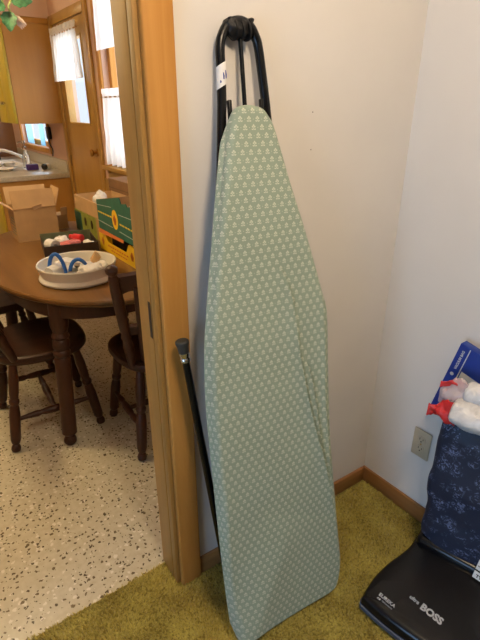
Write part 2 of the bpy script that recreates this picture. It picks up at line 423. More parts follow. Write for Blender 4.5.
# shaggy carpet pile: tufts over the carpet the photo shows
def carpet_pile():
    n = 62000
    x = rng.uniform(-1.45, -.013, n); y = rng.uniform(-.95, .122, n)
    keep = ((y < -.021-.0297*x) & (x < -.013+.0175*np.abs(y))) | ((x < DX1-.004) & (x > -1.45) & (y < .122))
    keep &= ~((y > -.013-.0297*x) & (x > DX1-.004))
    x, y = x[keep], y[keep]; n = len(x)
    h = rng.uniform(.008, .018, n); r = rng.uniform(.0024, .0045, n); a = rng.uniform(0, 2*PI, n)
    # pile leans in drifting patches
    lean = np.array([noise.noise_vector(Vector((xx*6, yy*6, 0)))[:2] for xx, yy in zip(x, y)])*.010+rng.normal(0, .004, (n, 2))
    V = np.zeros((n, 4, 3))
    for k in range(3):
        V[:, k, 0] = x+np.cos(a+k*2*PI/3)*r; V[:, k, 1] = y+np.sin(a+k*2*PI/3)*r
    V[:, 3, 0] = np.minimum(x+lean[:, 0], -.004); V[:, 3, 1] = y+lean[:, 1]; V[:, 3, 2] = h
    base = (np.arange(n)*4)[:, None]
    F = np.concatenate([base+np.array([[0,1,3]]), base+np.array([[1,2,3]]), base+np.array([[2,0,3]])])
    me = bpy.data.meshes.new('carpet_pile')
    me.vertices.add(n*4); me.vertices.foreach_set('co', V.reshape(-1))
    me.loops.add(len(F)*3); me.loops.foreach_set('vertex_index', F.reshape(-1).astype(np.int32))
    me.polygons.add(len(F)); me.polygons.foreach_set('loop_start', np.arange(len(F), dtype=np.int32)*3)
    me.update(calc_edges=True); me.validate()
    me.materials.append(M['pile'])
    o = bpy.data.objects.new('carpet_pile', me); COL.objects.link(o)
    o['kind'] = 'stuff'; tag(o, 'olive green shaggy carpet pile on the living room floor', 'carpet')
carpet_pile()

# ------------------------------------------------------------------ ironing board
BO = Vector((-.637, -.278, .004)); EX = Vector((.996, -.089, 0)).normalized(); EY = Vector((.013, .141, .990))
EY = (EY-EX*EY.dot(EX)).normalized(); EN = EX.cross(EY)
def P(a, b, c=0): return BO+EX*a+EY*b+EN*c
ib = thing('ironing_board', 'folded ironing board in a green flowered cover standing on its wide end against the wall', 'ironing board', (-.637, -.278, 0))
def ibobj(name, bm, mat, parent=None, **k):
    o = obj(name, bm, mat, None, **k)
    o.parent = parent or ib
    if not parent: o.data.transform(Matrix.Translation(-ib.location))
    else: o.data.transform(Matrix.Translation(-ib.location))
    return o
left = [(-.145,-.004),(-.182,.0),(-.197,.020),(-.203,.10),(-.208,.30),(-.209,.589),(-.208,.761),(-.200,.892),(-.187,.988),(-.153,1.17),(-.116,1.359),(-.098,1.425),(-.085,1.451),(-.072,1.463),(-.055,1.467)]
right = [(.10,-.004),(.155,.002),(.182,.030),(.196,.104),(.190,.20),(.183,.307),(.167,.54),(.163,.68),(.162,.79),(.161,.95),(.143,1.022),(.099,1.171),(.057,1.294),(.019,1.415),(.001,1.447),(-.014,1.461),(-.037,1.4665),(-.055,1.467)]
def dense(P_): return [(p.x, p.y) for p in catmull([(a, b, 0) for a, b in P_], 10)]
Ld, Rd = dense(left), dense(right)
poly = np.array(Ld+Rd[::-1][1:])
def edge_at(D, y):
    D = np.array(D); o = np.argsort(D[:, 1]); return float(np.interp(y, D[o, 1], D[o, 0]))
NR, NC = 330, 130
tt = np.linspace(0, 1, NR); rows = .0005+1.4660*(tt-.0*np.sin(2*PI*tt))
rows = np.unique(np.concatenate([rows, np.linspace(.0005, .05, 20), np.linspace(1.43, 1.4665, 20)]))
def segdist(p, q, x, y):
    p, q = np.array(p), np.array(q); d = q-p; L = d@d
    t = np.clip(((x-p[0])*d[0]+(y-p[1])*d[1])/L, 0, 1)
    cx, cy = x-(p[0]+t*d[0]), y-(p[1]+t*d[1])
    side = d[0]*(y-p[1])-d[1]*(x-p[0])
    return np.hypot(cx, cy), np.sign(side), t
X = np.zeros((len(rows), NC)); Y = np.zeros_like(X)
for i, y in enumerate(rows):
    a, b = edge_at(Ld, y), edge_at(Rd, y)
    u = np.linspace(-1, 1, NC); u = np.sin(u*PI/2)*.35+u*.65
    X[i] = (a+b)/2+(b-a)/2*u; Y[i] = y
D = np.full(X.shape, 9.)
for p, q in zip(poly, np.roll(poly, -1, 0)):
    if np.hypot(*(q-p)) > 1e-6: D = np.minimum(D, segdist(p, q, X, Y)[0])
Rr = .016
d = np.clip(Rr-D, 0, Rr); Z = -(Rr-np.sqrt(np.maximum(Rr*Rr-d*d, 0)))
# sagging, wrinkled cover
wr = np.array([[noise.noise(Vector((x*7, y*5, 1.3)))*.0022+noise.noise(Vector((x*22+y*9, y*10, 4)))*.0006 for x, y in zip(xr, yr)] for xr, yr in zip(X, Y)])
def crease(pts, amp, w, side=1):
    out = np.zeros_like(X); best = np.full(X.shape, 9.); sg = np.zeros_like(X); fade = np.zeros_like(X)
    n = len(pts)-1
    for k in range(n):
        dd, s, t = segdist(pts[k], pts[k+1], X, Y)
        m = dd < best; best[m] = dd[m]; sg[m] = s[m]
        f = (k+t)/n; fade[m] = f[m]
    env = np.sin(np.clip(fade, 0, 1)*PI)**.5
    h = amp*np.exp(-(best/w)**1.3)*env
    return np.where(sg*side > 0, h, -.0035*np.exp(-(best/.005)**2)*env)
c1 = [(p.x, p.y) for p in catmull([(.008,1.10,0),(.040,1.014,0),(.058,.845,0),(.092,.653,0),(.135,.471,0),(.160,.32,0)], 5)]
c2 = [(p.x, p.y) for p in catmull([(.080,.83,0),(.096,.76,0),(.119,.579,0),(.146,.42,0)], 5)]
c3 = [(p.x, p.y) for p in catmull([(.138,1.01,0),(.141,.85,0),(.139,.70,0),(.148,.52,0),(.165,.33,0),(.178,.19,0)], 5)]
folds = crease(c1, .008, .022, -1)+crease(c2, .007, .014, -1)+crease(c3, .007, .012, -1)
# soft ridge low on the left where the pad bulges
rd, rs, rt = segdist((-.158,.0), (.02,.36), X, Y)
sl = rd*rs                                   # positive to the left of the ridge
sp = lambda v, w: np.log1p(np.exp(np.clip(v/w, -30, 30)))*w
lf, rg = sp(sl, .010), sp(-sl, .010)
fadeR = np.clip(1.15-rt*1.15, 0, 1)**.6*np.exp(-np.clip(sl-.10, 0, 1)/.12)
ridge = fadeR*(.024-.24*np.minimum(lf, .16)-.30*rg*np.exp(-rg/.10))
Z = np.maximum(Z+(wr+folds+ridge)*np.clip(D/.02, 0, 1), -.019)
AR = Rr*np.arcsin(np.clip(d/Rr, 0, 1))-d; SD = np.clip((1.44-Y)/.05, 0, 1)*np.clip((Y-.03)/.05, 0, 1)
bm = BM(); uvl = bm.loops.layers.uv.new('UVMap')
VV = [[bm.verts.new(P(X[i, j], Y[i, j], Z[i, j])) for j in range(NC)] for i in range(len(rows))]
UVc = {}
for i in range(len(rows)):
    for j in range(NC): UVc[VV[i][j]] = (X[i, j]+math.copysign(AR[i, j], X[i, j]+.03)*SD[i, j], Y[i, j])
for i in range(len(rows)-1):
    for j in range(NC-1): bm.faces.new((VV[i][j], VV[i][j+1], VV[i+1][j+1], VV[i+1][j]))
# wrapped hem behind the board
ring = [VV[0][j] for j in range(NC)]+[VV[i][NC-1] for i in range(1, len(rows))]+[VV[-1][j] for j in range(NC-2, -1, -1)]+[VV[i][0] for i in range(len(rows)-2, 0, -1)]
cen = np.array([[X.mean(), .7]])
prev = ring
for depth, ins in ((-.024, .0), (-.029, .010), (-.029, .04)):
    cur = []
    for v in ring:
        a, b = UVc[v]; cx, cy = -.03, min(max(b, .2), 1.3)
        dv = np.array([cx-a, cy-b]); L = np.hypot(*dv) or 1
        dv = dv/L*min(ins, L*.8)
        nv = bm.verts.new(P(a+dv[0], b+dv[1], depth)); UVc[nv] = (a-dv[0]-math.copysign(.02, a+.03), b); cur.append(nv)
    for k in range(len(ring)):
        m = (k+1) % len(ring)
        bm.faces.new((prev[k], cur[k], cur[m], prev[m]))
    prev = cur
for f in bm.faces:
    for l in f.loops: l[uvl].uv = UVc[l.vert]
ibobj('board_cover', bm, 'flower')
# metal board under the cover
bm = BM()
sel = poly[::4]; cc = np.array([-.03, .72])
ins = [(c_ + (cc-c_)/np.hypot(*(cc-c_))*.012) for c_ in sel]
add_rings(bm, [[P(a, b, -.026) for a, b in ins], [P(a, b, -.032) for a, b in ins]])
ibobj('board_plate', bm, 'black')
# U shaped leg loop rising above the nose
FO = -.047
u = [(-.165,.50,FO),(-.150,.90,FO),(-.132,1.173,FO),(-.110,1.329,FO),(-.096,1.451,FO),(-.0925,1.485,FO),(-.0895,1.54,FO),(-.0875,1.585,FO),(-.080,1.608,FO),(-.064,1.628,FO),(-.036,1.6375,FO),(-.010,1.629,FO),(.003,1.610,FO),(.0095,1.590,FO),(.015,1.542,FO),(.022,1.465,FO),(.030,1.36,FO),(.05,1.17,FO),(.075,.90,FO),(.10,.50,FO)]
bm = BM(); add_tube(bm, [P(*p) for p in catmull(u, 6)], .0105, 14)
fr = ibobj('leg_loop', bm, 'black')
bm = BM(); add_tube(bm, [P(-.036,1.63,FO), P(-.035,1.475,FO), P(-.032,1.15,FO+.004)], .0052, 10)
ibobj('brace_rod', bm, 'black')
for a, b in ((-.077,1.481), (.007,1.484)):
    bm = BM(); add_box(bm, a-.004, a+.004, b-.12, b, -.006, .006, bev=.002, mtx=basis(P(0,0,FO+.004), EX, EY))
    ibobj('latch_bracket', bm, 'black')
# taped rubber end cap
bm = BM()
bmesh.ops.create_icosphere(bm, subdivisions=4, radius=1)
for v in bm.verts:
    q = v.co.copy(); k = 1+.16*noise.noise(q*2.3)+.06*noise.noise(q*7)
    e = Vector((math.copysign(abs(q.x)**.7, q.x), math.copysign(abs(q.y)**.8, q.y), q.z))*k
    v.co = P(-.042+e.x*.031, 1.624+e.y*.021, FO+e.z*.0185)
for k in range(3):
    add_lathe(bm, P(-.055+k*.016,1.620,FO), P(-.049+k*.016,1.621,FO), [(0,.018),(.1,.0215),(.9,.0215),(1,.018)], 18)
bm2 = bm; add_lathe(bm2, P(-.013,1.637,FO+.004), P(-.001,1.642,FO+.004), [(0,.006),(.7,.005),(1,.002)], 8)
ibobj('end_cap', bm, 'rubber')
# white price sticker round the left tube
bm = BM(); A, B = P(-.0912,1.507,FO), P(-.0888,1.552,FO)
n = 18; add_rings(bm, [[(A if q == 0 else B)+(EX*math.cos(PI*.05+PI*k/n*1.05)+EN*math.sin(PI*.05+PI*k/n*1.05))*.0112+EY*(.006*math.cos(PI*k/n)) for k in range(n+1)] for q in (0, 1)], False, False, False)
st = ibobj('price_sticker', bm, 'paper'); st['label'] = 'white sticker with blue handwritten marks'
bm = BM()
for (a0, b0, a1, b1) in ((-.0975,1.514,-.097,1.519), (-.0900,1.521,-.0905,1.534), (-.0835,1.523,-.0835,1.539)):
    ctr = -.090
    def on(a, b):
        x = max(-.0112, min(.0112, a-ctr)); return P(ctr+x, b, FO+math.sqrt(.0115**2-x*x)+.0003)
    add_tube(bm, [on(a0, b0), on((a0+a1)/2+.0006, (b0+b1)/2), on(a1, b1)], [.0012, .0017, .0008], 8)
ibobj('handwriting', bm, 'blue', st)
# feet of the second leg folded behind the lower end
bm = BM(); add_tube(bm, [P(-.11,.20,-.047), P(-.11,.32,-.047), P(-.03,.95,-.047)], .0095, 12)
ibobj('folded_leg', bm, 'black')

# ------------------------------------------------------------------ walking stick
ws = thing('walking_stick', 'slim black walking stick upside down between the door casing and the ironing board', 'walking stick', (-.7595, -.10, 0))
A, B = Vector((-.7595,-.10,.012)), Vector((-.8495,-.035,.925)); dvec = B-A
o = -Vector((-.7595,-.10,0))
bm = BM(); add_lathe(bm, A+o, A+o+dvec*.955, [(0,.0105),(.02,.0115),(.5,.0108),(1,.0098)], 18); obj('shaft', bm, 'black', ws)
bm = BM(); add_lathe(bm, A+o+dvec*.935, A+o+dvec*.965, [(0,.0105),(.05,.0135),(.35,.0138),(.45,.0120),(.55,.0138),(.95,.0138),(1,.0105)], 18)
obj('metal_collar', bm, 'chrome', ws)
bm = BM(); add_lathe(bm, A+o+dvec*.960, B+o, [(0,.0115),(.1,.0135),(.55,.0150),(.75,.0175),(.92,.0172),(.98,.0150),(1,.008)], 20); obj('rubber_tip', bm, 'greyrubber', ws)
bm = BM(); add_tube(bm, catmull([A+o+Vector((0,0,.0)), A+o+Vector((.004,.002,-.004)), A+o+Vector((.05,.012,-.001)), A+o+Vector((.09,.02,.0))], 6), .010, 14); obj('handle', bm, 'black', ws)

# ------------------------------------------------------------------ wall outlet
ol = thing('wall_outlet', 'ivory double wall outlet on the right wall beside the vacuum bag', 'outlet', (0, -.232, .335))
bm = BM(); add_box(bm, -.006, 0, -.035, .035, -.0575, .0575, bev=.003); obj('cover_plate', bm, 'ivory', ol)
for z in (.0195, -.0195):
    bm = BM(); bmesh.ops.create_circle(bm, segments=24, radius=.0165, cap_ends=True)
    for v in bm.verts: v.co = Vector((-.0062, v.co.x*1.02, max(-.0135, min(.0135, v.co.y))+z))
    r = bmesh.ops.extrude_face_region(bm, geom=bm.faces[:])
    for e in r['geom']:
        if isinstance(e, bmesh.types.BMVert): e.co.x -= .0016
    so = obj('socket', bm, 'ivory', ol)
    bm = BM()
    add_box(bm, -.0084, -.0076, .0055, .0075, z-.001, z+.0075); add_box(bm, -.0084, -.0076, -.0075, -.0055, z-.001, z+.0065)
    add_lathe(bm, (-.0084,0,z-.0075), (-.0076,0,z-.0075), [(0,.0026),(1,.0026)], 10)
    obj('slots', bm, 'gap', so, False)
bm = BM(); add_lathe(bm, (-.0058,0,0), (-.0075,0,0), [(0,.003),(.6,.003),(1,.0015)], 10); obj('screw', bm, 'brass', ol)

# ------------------------------------------------------------------ upright vacuum cleaner
VD = Vector((.97,.24,0)).normalized(); VP = Vector((VD.y,-VD.x,0))
vc = thing('vacuum_cleaner', 'black upright vacuum cleaner with a navy patterned cloth bag in the right corner', 'vacuum cleaner', (-.466, -.389, 0), math.atan2(VD.y, VD.x))
# local: x = back along VD, y = -VP
def outline(ins=0, n=6):
    half = [(0.012,.0),(.05,-.001),(.09,.002),(.15,.017),(.20,.036),(.245,.049),(.30,.052),(.355,.054)]
    pts = [(x, y) for x, y in half]+[(.368,.075),(.368,.285)]+[(x, .36-y) for x, y in reversed(half)]
    pts += [(.001,.347),(-.012,.27),(-.016,.18),(-.012,.09),(.001,.013)]
    pp = [(p.x, -p.y) for p in catmull([(a, b, 0) for a, b in pts], n, True)]
    c = Vector((.17,-.18))
    out = []
    for i, (a, b) in enumerate(pp):
        t = Vector(pp[(i+1) % len(pp)])-Vector(pp[i-1]); nrm = Vector((-t.y, t.x)).normalized()
        if nrm.dot(c-Vector((a, b))) < 0: nrm = -nrm
        out.append((a+nrm.x*ins, b+nrm.y*ins))
    return out
def ztop(x): 
    t = max(0, min(1, (x+.016)/.33)); t = t*t*(3-2*t); return .074+.048*t
def vring(ins, zf): return [Vector((a, b, zf(a))) for a, b in outline(ins)]
bm = BM()
add_rings(bm, [vring(.012, lambda x: .022), vring(.003, lambda x: .026), vring(0, lambda x: .032), vring(0, lambda x: ztop(x)-.022), vring(.003, lambda x: ztop(x)-.010),
    vring(.010, lambda x: ztop(x)-.003), vring(.020, ztop), vring(.05, lambda x: ztop(x)+.003)]+[[Vector((.17+(p[0]-.17)*k, -.18+(p[1]+.18)*k, ztop(.17+(p[0]-.17)*k)+.004)) for p in outline(.08)] for k in (1,.75,.5,.25,.03)])
hs = obj('nozzle_housing', bm, 'vacblack', vc)
bm = BM()
ro = outline(-.004); ri = outline(.006)
idx = [i for i, p in enumerate(ro) if p[0] < .03]
i0 = min(i for i in range(len(ro)) if ro[i][0] < .03 and ro[i-1][0] >= .03)
seq = [(i0+k) % len(ro) for k in range(len(idx))]
sec = [(ro, .020), (ro, .033), (ri, .036), (ri, .018)]
add_rings(bm, [[Vector((s[i][0], s[i][1], z)) for s, z in sec] for i in seq])
obj('front_bumper', bm, 'vactrim_glint', vc)  # bumper strip carries the painted blue reflection
for y in (-.075, -.285):
    for x, r in ((.30,.022), (.06,.016)):
        bm = BM(); add_lathe(bm, (x,y-.02,r+.002), (x,y+.02,r+.002), [(0,r*.75),(.1,r),(.9,r),(1,r*.75)], 18); obj('wheel', bm, 'rubber', vc)
# lettering: runs from the left corner to the right, read from the front
def vtext(body, size, x, y, name, shear=0, bold=0, ang=-.14):
    z0 = ztop(x)+.0042; e = .02
    sl = (ztop(x+e)-ztop(x))/e
    dirx = Vector((math.sin(ang), -math.cos(ang), 0)); dirx.z = dirx.x*sl
    m = basis(Vector((x, y, z0)), dirx, Vector((1, 0, sl)))
    return text_mesh(name, body, size, m, 'ink', hs, .0006, shear, bold)
vtext('EUREKA', .0150, .032, -.042, 'brand_lettering', bold=.0004)
vtext('4.8', .009, .020, -.042, 'amp_lettering', bold=.0003)
vtext('PERFORMANCE', .0050, .020, -.058, 'small_lettering')
vtext('ultra', .0160, .080, -.118, 'script_lettering', .15, .0005)
vtext('BOSS', .029, .069, -.155, 'model_lettering', 0, .0012)
# cloth bag
bm = BM()
def bagpt(u, v):
    z = .125+.475*v
    hw = .128*(1-.03*math.sin(v*9)-.12*max(0, .15-v)/.15)+.004*math.sin(v*17)
    dp = .050*(1-.45*max(0, v-.9)/.1)
    a = 2*PI*u
    cx, cy = math.cos(a), math.sin(a)
    e = .55
    x = .315+.012*v+dp*math.copysign(abs(cx)**e, cx); y = -.178+hw*math.copysign(abs(cy)**e, cy)
    nz = noise.noise(Vector((x*14, y*11, z*9)))*.010+noise.noise(Vector((x*30, y*30, z*22)))*.003
    return Vector((min(x-nz*abs(cx), .362), y+nz*abs(cy), z))
rings = [[bagpt(k/64, i/50) for k in range(64)] for i in range(51)]
add_rings(bm, rings)
bag = obj('cloth_bag', bm, 'bagcloth', vc)
bm = BM(); add_tube(bm, [bagpt(.5+.115+.012*math.sin(i*.35), i/40)+Vector((-.0015,0,0)) for i in range(41)], .0028, 8); obj('bag_seam', bm, 'darkcard', bag)
bm = BM(); add_box(bm, .255, .368, -.30, -.06, .10, .15, bev=.018, seg=3); obj('motor_hood', bm, 'vacblack', vc)
# printed sticker at the foot of the bag
m4 = basis(Vector((.2505,-.248,.157)), Vector((-.1,-1,-.05)), Vector((.30,0,1)))
bm = BM(); add_box(bm, 0, .075, 0, .034, 0, .0012, mtx=m4); add_box(bm, 0, .075, -.030, -.006, 0, .0012, mtx=m4)
sb = obj('rating_sticker', bm, 'paper', vc, False); sb['label'] = 'white sticker with black lines and lettering'
bm = BM(); add_box(bm, .002, .075, .012, .014, .001, .0016, mtx=m4); obj('sticker_line', bm, 'gap', sb, False)
text_mesh('sticker_lettering', 'TYPE F', .014, m4 @ Matrix.Translation((.008,-.024,.0012)), 'gap', sb, .0003, 0, .0006)
# handle post rising behind the bag
bm = BM(); add_tube(bm, [(.335,-.215,.12), (.352,-.26,.58), (.330,-.30,.95), (.30,-.315,1.08)], .011, 12); obj('handle', bm, 'black', vc)

# ------------------------------------------------------------------ plastic rolls and blue package on the vacuum
def vw(x, y, z): return Vector((-.466,-.389,0))+VD*x+VP*(-y)+Vector((0,0,z))
def crumple(name, x, z, r, y0, y1, seed, mat, squash=.72, amp=.16, n=40, m=44, tilt=0):
    bm = BM(); rings = []
    for i in range(m+1):
        t = i/m; y = y0+(y1-y0)*t
        e = min(1, t*9+.75) if t < .5 else min(1, (1-t)*9+.35)
        ring = []
        for k in range(n):
            a = 2*PI*k/n
            q = Vector((math.cos(a)*2, math.sin(a)*2, t*7+seed))
            rr = r*e*(1+amp*noise.noise(q*.7)+amp*.5*abs(noise.noise(q*1.9)))
            ring.append(vw(x+math.cos(a)*rr, y, z+math.sin(a)*rr*squash+tilt*(y-y0)))
        rings.append(ring)
    add_rings(bm, rings); return bm
wb = thing('plastic_bag_roll', 'crumpled white plastic bag with a red end lying on top of the vacuum bag', 'plastic bag', vw(.27,-.17,.60))
def tob(o_, root): o_.data.transform(Matrix.Translation(-Vector(root.location))); o_.parent = root; return o_
tob(obj('white_wrap', crumple('w', .292, .646, .052, -.078, -.33, 2.0, 'plasticbag'), 'plasticbag'), wb)
# red gathered end: a flaring tail
def tail(x, z, pts, n=26, seed=0):
    bm = BM(); rings = []
    pts = catmull(pts, 6)
    for i, p in enumerate(pts):
        ring = []
        for k in range(n):
            a = 2*PI*k/n; w = 1+.30*math.sin(a*3+seed+i*.2)+.25*noise.noise(Vector((math.cos(a)*2, math.sin(a)*2, i*.25+seed)))
            ring.append(vw(x+math.cos(a)*.55*p.y*w, p.x, z+p.z+math.sin(a)*p.y*w))
        rings.append(ring)
    add_rings(bm, rings); return bm
tob(obj('red_end', tail(.292, .640, [(-.092,.034,-.004),(-.066,.030,-.006),(-.050,.026,-.009),(-.038,.020,-.013),(-.030,.014,-.016),(-.020,.016,-.019),(-.010,.019,-.022)], seed=1), 'red'), wb)
wb2 = thing('plastic_bag_roll', 'white plastic roll with clear reddish end, behind the larger red-ended bag', 'plastic bag', vw(.335,-.17,.62))
tob(obj('white_wrap', crumple('w2', .322, .700, .034, -.095, -.33, 5.0, 'plasticbag', .9, .10, tilt=.02), 'plasticbag'), wb2)
tob(obj('clear_end', tail(.318, .692, [(-.100,.030,.002),(-.075,.034,.0),(-.055,.036,-.012),(-.04,.034,-.022),(-.028,.022,-.024)], seed=2), 'film'), wb2)
tob(obj('red_end', tail(.318, .722, [(-.088,.010,-.010),(-.070,.012,-.008),(-.052,.010,-.010),(-.036,.007,-.018),(-.024,.009,-.024)], seed=4), 'red'), wb2)

# tilted blue package of vacuum bags, side strip facing left, front facing the room
bp_ = thing('bag_package', 'blue card package with a pale window tilted against the right wall above the vacuum', 'package', (-.050, -.275, .600))
BX, BY = Vector((0,-.975,-.22)), Vector((0,-.22,.975))
mb = basis(Vector((0, 0, 0)), BX, BY)          # z axis of this basis points to the room (-x)
bm = BM(); add_box(bm, 0, .15, -.07, .202, -.030, 0, bev=.0015, mtx=mb); pk = obj('carton', bm, 'blue', bp_)
bm = BM(); add_box(bm, .0330, .0360, -.068, .199, 0, .0006, mtx=mb); obj('white_edge_line', bm, 'cardwhite', pk, False)
bm = BM(); add_box(bm, .040, .148, -.068, .118, 0, .0006, mtx=mb); obj('pale_panel', bm, 'cardwhite', pk, False)
bm = BM(); add_lathe(bm, mb @ Vector((.016,.092,0)), mb @ Vector((.016,.092,.0006)), [(0,.006),(1,.006)], 20); obj('round_hole', bm, 'cardwhite', pk, False)
text_mesh('lettering', 'VACUUM BAG', .0110, mb @ Matrix.Translation((.022,.113,.0002)) @ Matrix.Rotation(PI/2, 4, 'Z'), 'cardwhite', pk, .0003, 0, .0004)

# ------------------------------------------------------------------ dining table
tb = thing('dining_table', 'oval dark walnut dining table with turned legs in the kitchen', 'table', (-.57, 1.52, 0))
def oval(a, b, z, n=96, e=.94): return [Vector((a*math.copysign(abs(math.cos(2*PI*k/n))**e, math.cos(2*PI*k/n)), b*math.copysign(abs(math.sin(2*PI*k/n))**e, math.sin(2*PI*k/n)), z)) for k in range(n)]
bm = BM(); a, b = .53, .80
add_rings(bm, [oval(a-.04,b-.04,.712), oval(a-.012,b-.012,.714), oval(a-.004,b-.004,.722), oval(a-.008,b-.008,.727), oval(a,b,.730), oval(a,b,.738), oval(a-.005,b-.005,.744), oval(a-.02,b-.02,.745)])
obj('tabletop', bm, 'table', tb)
bm = BM()
oo, oi = oval(.46,.70,0,e=.7), oval(.44,.68,0,e=.7)
add_rings(bm, [[Vector((p.x,p.y,.712)) for p in oo],[Vector((p.x,p.y,.645)) for p in oo],[Vector((p.x,p.y,.645)) for p in oi],[Vector((p.x,p.y,.712)) for p in oi]], False, False)
obj('apron', bm, 'dark', tb)
TL = [(0,.010),(.004,.020),(.022,.029),(.042,.029),(.062,.021),(.072,.016),(.080,.026),(.09,.034),(.20,.0335),(.40,.0335),(.54,.035),(.62,.036),(.635,.029),(.65,.037),(.67,.037),(.685,.029),(.70,.036),(.74,.037),(.755,.030),(.77,.038),(.80,.030),(.83,.037),(.85,.040),(1,.040)]
for sx in (-1, 1):
    for sy in (-1, 1):
        bm = BM(); add_lathe(bm, (sx*.378, sy*.565, 0), (sx*.325, sy*.548, .714), TL, 22); obj('leg', bm, 'dark', tb)

# ------------------------------------------------------------------ dining chairs
ch = thing('dining_chair', 'dark dining chair whose back post with ball finial stands right beside the door jamb', 'chair', (-.505, .845, 0), -.06, 'dark wooden dining chairs')
def seat_ring(s, z, dz=0):
    out = []
    for k in range(64):
        t = 2*PI*k/64; c, q = math.cos(t), math.sin(t)
        x = .218*math.copysign(abs(c)**.72, c); y = .212*math.copysign(abs(q)**.72, q)
        x *= 1+.10*(y/.21)*.6
        zz = z
        if dz:
            r = math.hypot(x*s/.2, (y*s)/.2); zz = z-dz*max(0, 1-r*r)+ (.012*max(0, y*s/.2) if s > .5 else 0)*0
        out.append(Vector((x*s, y*s, zz)))
    return out
bm = BM()
add_rings(bm, [seat_ring(.80,.412), seat_ring(.95,.416), seat_ring(.995,.428), seat_ring(1,.440), seat_ring(.985,.452), seat_ring(.94,.458), seat_ring(.8,.456,.016), seat_ring(.6,.456,.016), seat_ring(.35,.456,.016), seat_ring(.1,.456,.016)])
obj('seat', bm, 'darkseat', ch)
CL = [(0,.010),(.012,.019),(.045,.0215),(.07,.018),(.085,.0125),(.10,.018),(.14,.0225),(.30,.0235),(.42,.024),(.50,.021),(.53,.0165),(.55,.022),(.58,.023),(.60,.0175),(.66,.021),(.80,.0225),(.92,.018),(1,.016)]
LEG = {}
for sx in (-1, 1):
    for nm, fy, ty in (('front', .195, .135), ('rear', -.205, -.135)):
        A, B = Vector((sx*.205, fy, 0)), Vector((sx*.150, ty, .425)); LEG[(sx, nm)] = (A, B)
        bm = BM(); add_lathe(bm, A, B, CL, 16); obj('leg', bm, 'dark', ch)
SP = [(0,.009),(.15,.011),(.28,.016),(.33,.011),(.37,.015),(.5,.018),(.63,.015),(.67,.011),(.72,.016),(.85,.011),(1,.009)]
mids = {}
for sx in (-1, 1):
    a0, a1 = LEG[(sx,'front')][0].lerp(LEG[(sx,'front')][1], .36), LEG[(sx,'rear')][0].lerp(LEG[(sx,'rear')][1], .36)
    bm = BM(); add_lathe(bm, a0, a1, SP, 12); obj('stretcher', bm, 'dark', ch); mids[sx] = (a0+a1)/2
bm = BM(); add_lathe(bm, mids[-1], mids[1], SP, 12); obj('stretcher', bm, 'dark', ch)
PR = [(0,.016),(.05,.018),(.22,.022),(.30,.017),(.33,.022),(.36,.017),(.45,.021),(.75,.0215),(.86,.020),(.90,.018),(.925,.014),(.94,.018),(.955,.0225),(.975,.0225),(.99,.016),(1,.003)]
tops = {}
for sx in (-1, 1):
    A, B = Vector((sx*.178,-.128,.445)), Vector((sx*.268,-.285,.945)); tops[sx] = (A, B)
    bm = BM(); add_lathe(bm, A, B, PR, 18); obj('back_post', bm, 'dark', ch)
def slat(t0, t1, scoop, name):
    def f(u, v):
        t = t0+(t1-t0)*v
        if scoop:
            w = abs((u*4) % 1-.5)*2
            lo = t0+ (t1-t0)*.42*max(0, 1-w**2)**.5 if True else t0
            t = lo+(t1-lo)*v+ .02*math.sin(PI*u)*v
        a = tops[-1][0].lerp(tops[-1][1], t); b_ = tops[1][0].lerp(tops[1][1], t)
        p = a.lerp(b_, u); p.y -= .035*math.sin(PI*u); return p
    obj(name, grid_sheet(49, 9, f, .022), 'dark', ch)
slat(.68, .895, True, 'crest_rail')
slat(.34, .42, False, 'lower_rail')
for i in range(5):
    u = .14+.18*i
    q = []
    for t in (.0, .38, .80):
        a = tops[-1][0].lerp(tops[-1][1], t); b_ = tops[1][0].lerp(tops[1][1], t); p = a.lerp(b_, u); p.y -= (.035 if t > .1 else 0)*math.sin(PI*u); q.append(p)
    bm = BM(); add_tube(bm, catmull(q, 8), [.008+.005*math.sin(PI*min(1, k/16)) for k in range(17)], 10); obj('spindle', bm, 'dark', ch)
dup(ch, (-.955, 1.24, 0), -PI/2-.05, 'dark wooden dining chair tucked in behind the near table leg, its rounded seat facing right')
dup(ch, (-1.02, 1.92, 0), -PI/2+.03, 'dark dining chair at left, mostly hidden behind the seat beside the table leg')

# ------------------------------------------------------------------ things on the table (top at 0.745)
TZ = .7455
# open cardboard carton
cb = thing('cardboard_box', 'open brown cardboard carton with raised flaps at the far left of the table', 'box', (-.832, 1.90, TZ), -.02)
W_, D_, H_ = .228, .185, .185
cbx = math.atan2(0,1)
bm = BM(); t_ = .004
add_box(bm, 0, W_, 0, t_, 0, H_); add_box(bm, 0, W_, D_-t_, D_, 0, H_); add_box(bm, 0, t_, t_, D_-t_, 0, H_); add_box(bm, W_-t_, W_, t_, D_-t_, 0, H_); add_box(bm, t_, W_-t_, t_, D_-t_, 0, t_)
bx_ = obj('box_walls', bm, 'kraft', cb, False)
def flap(name, o, x, y, w, h, mat='kraft', taper=0):
    m = basis(Vector(o), x, y); bm = BM()
    add_rings(bm, [[m @ Vector(p) for p in ((0,0,z),(w,0,z),(w-taper,h,z),(taper,h,z))] for z in (0, .004)])
    obj(name, bm, mat, cb, False)
flap('flap', (0,0,H_), (1,0,0), (0,.25,1), W_, .10)
flap('flap', (0,D_-.004,H_), (1,0,0), (0,.25,1), W_, .10, 'kraftlight')
flap('flap', (W_,0,H_), (0,1,0), (.35,0,1), D_, .10, 'kraftlight', .012)
flap('flap', (0,D_,H_), (0,-1,0), (-.75,0,.55), D_, .10, 'kraftlight', .012)
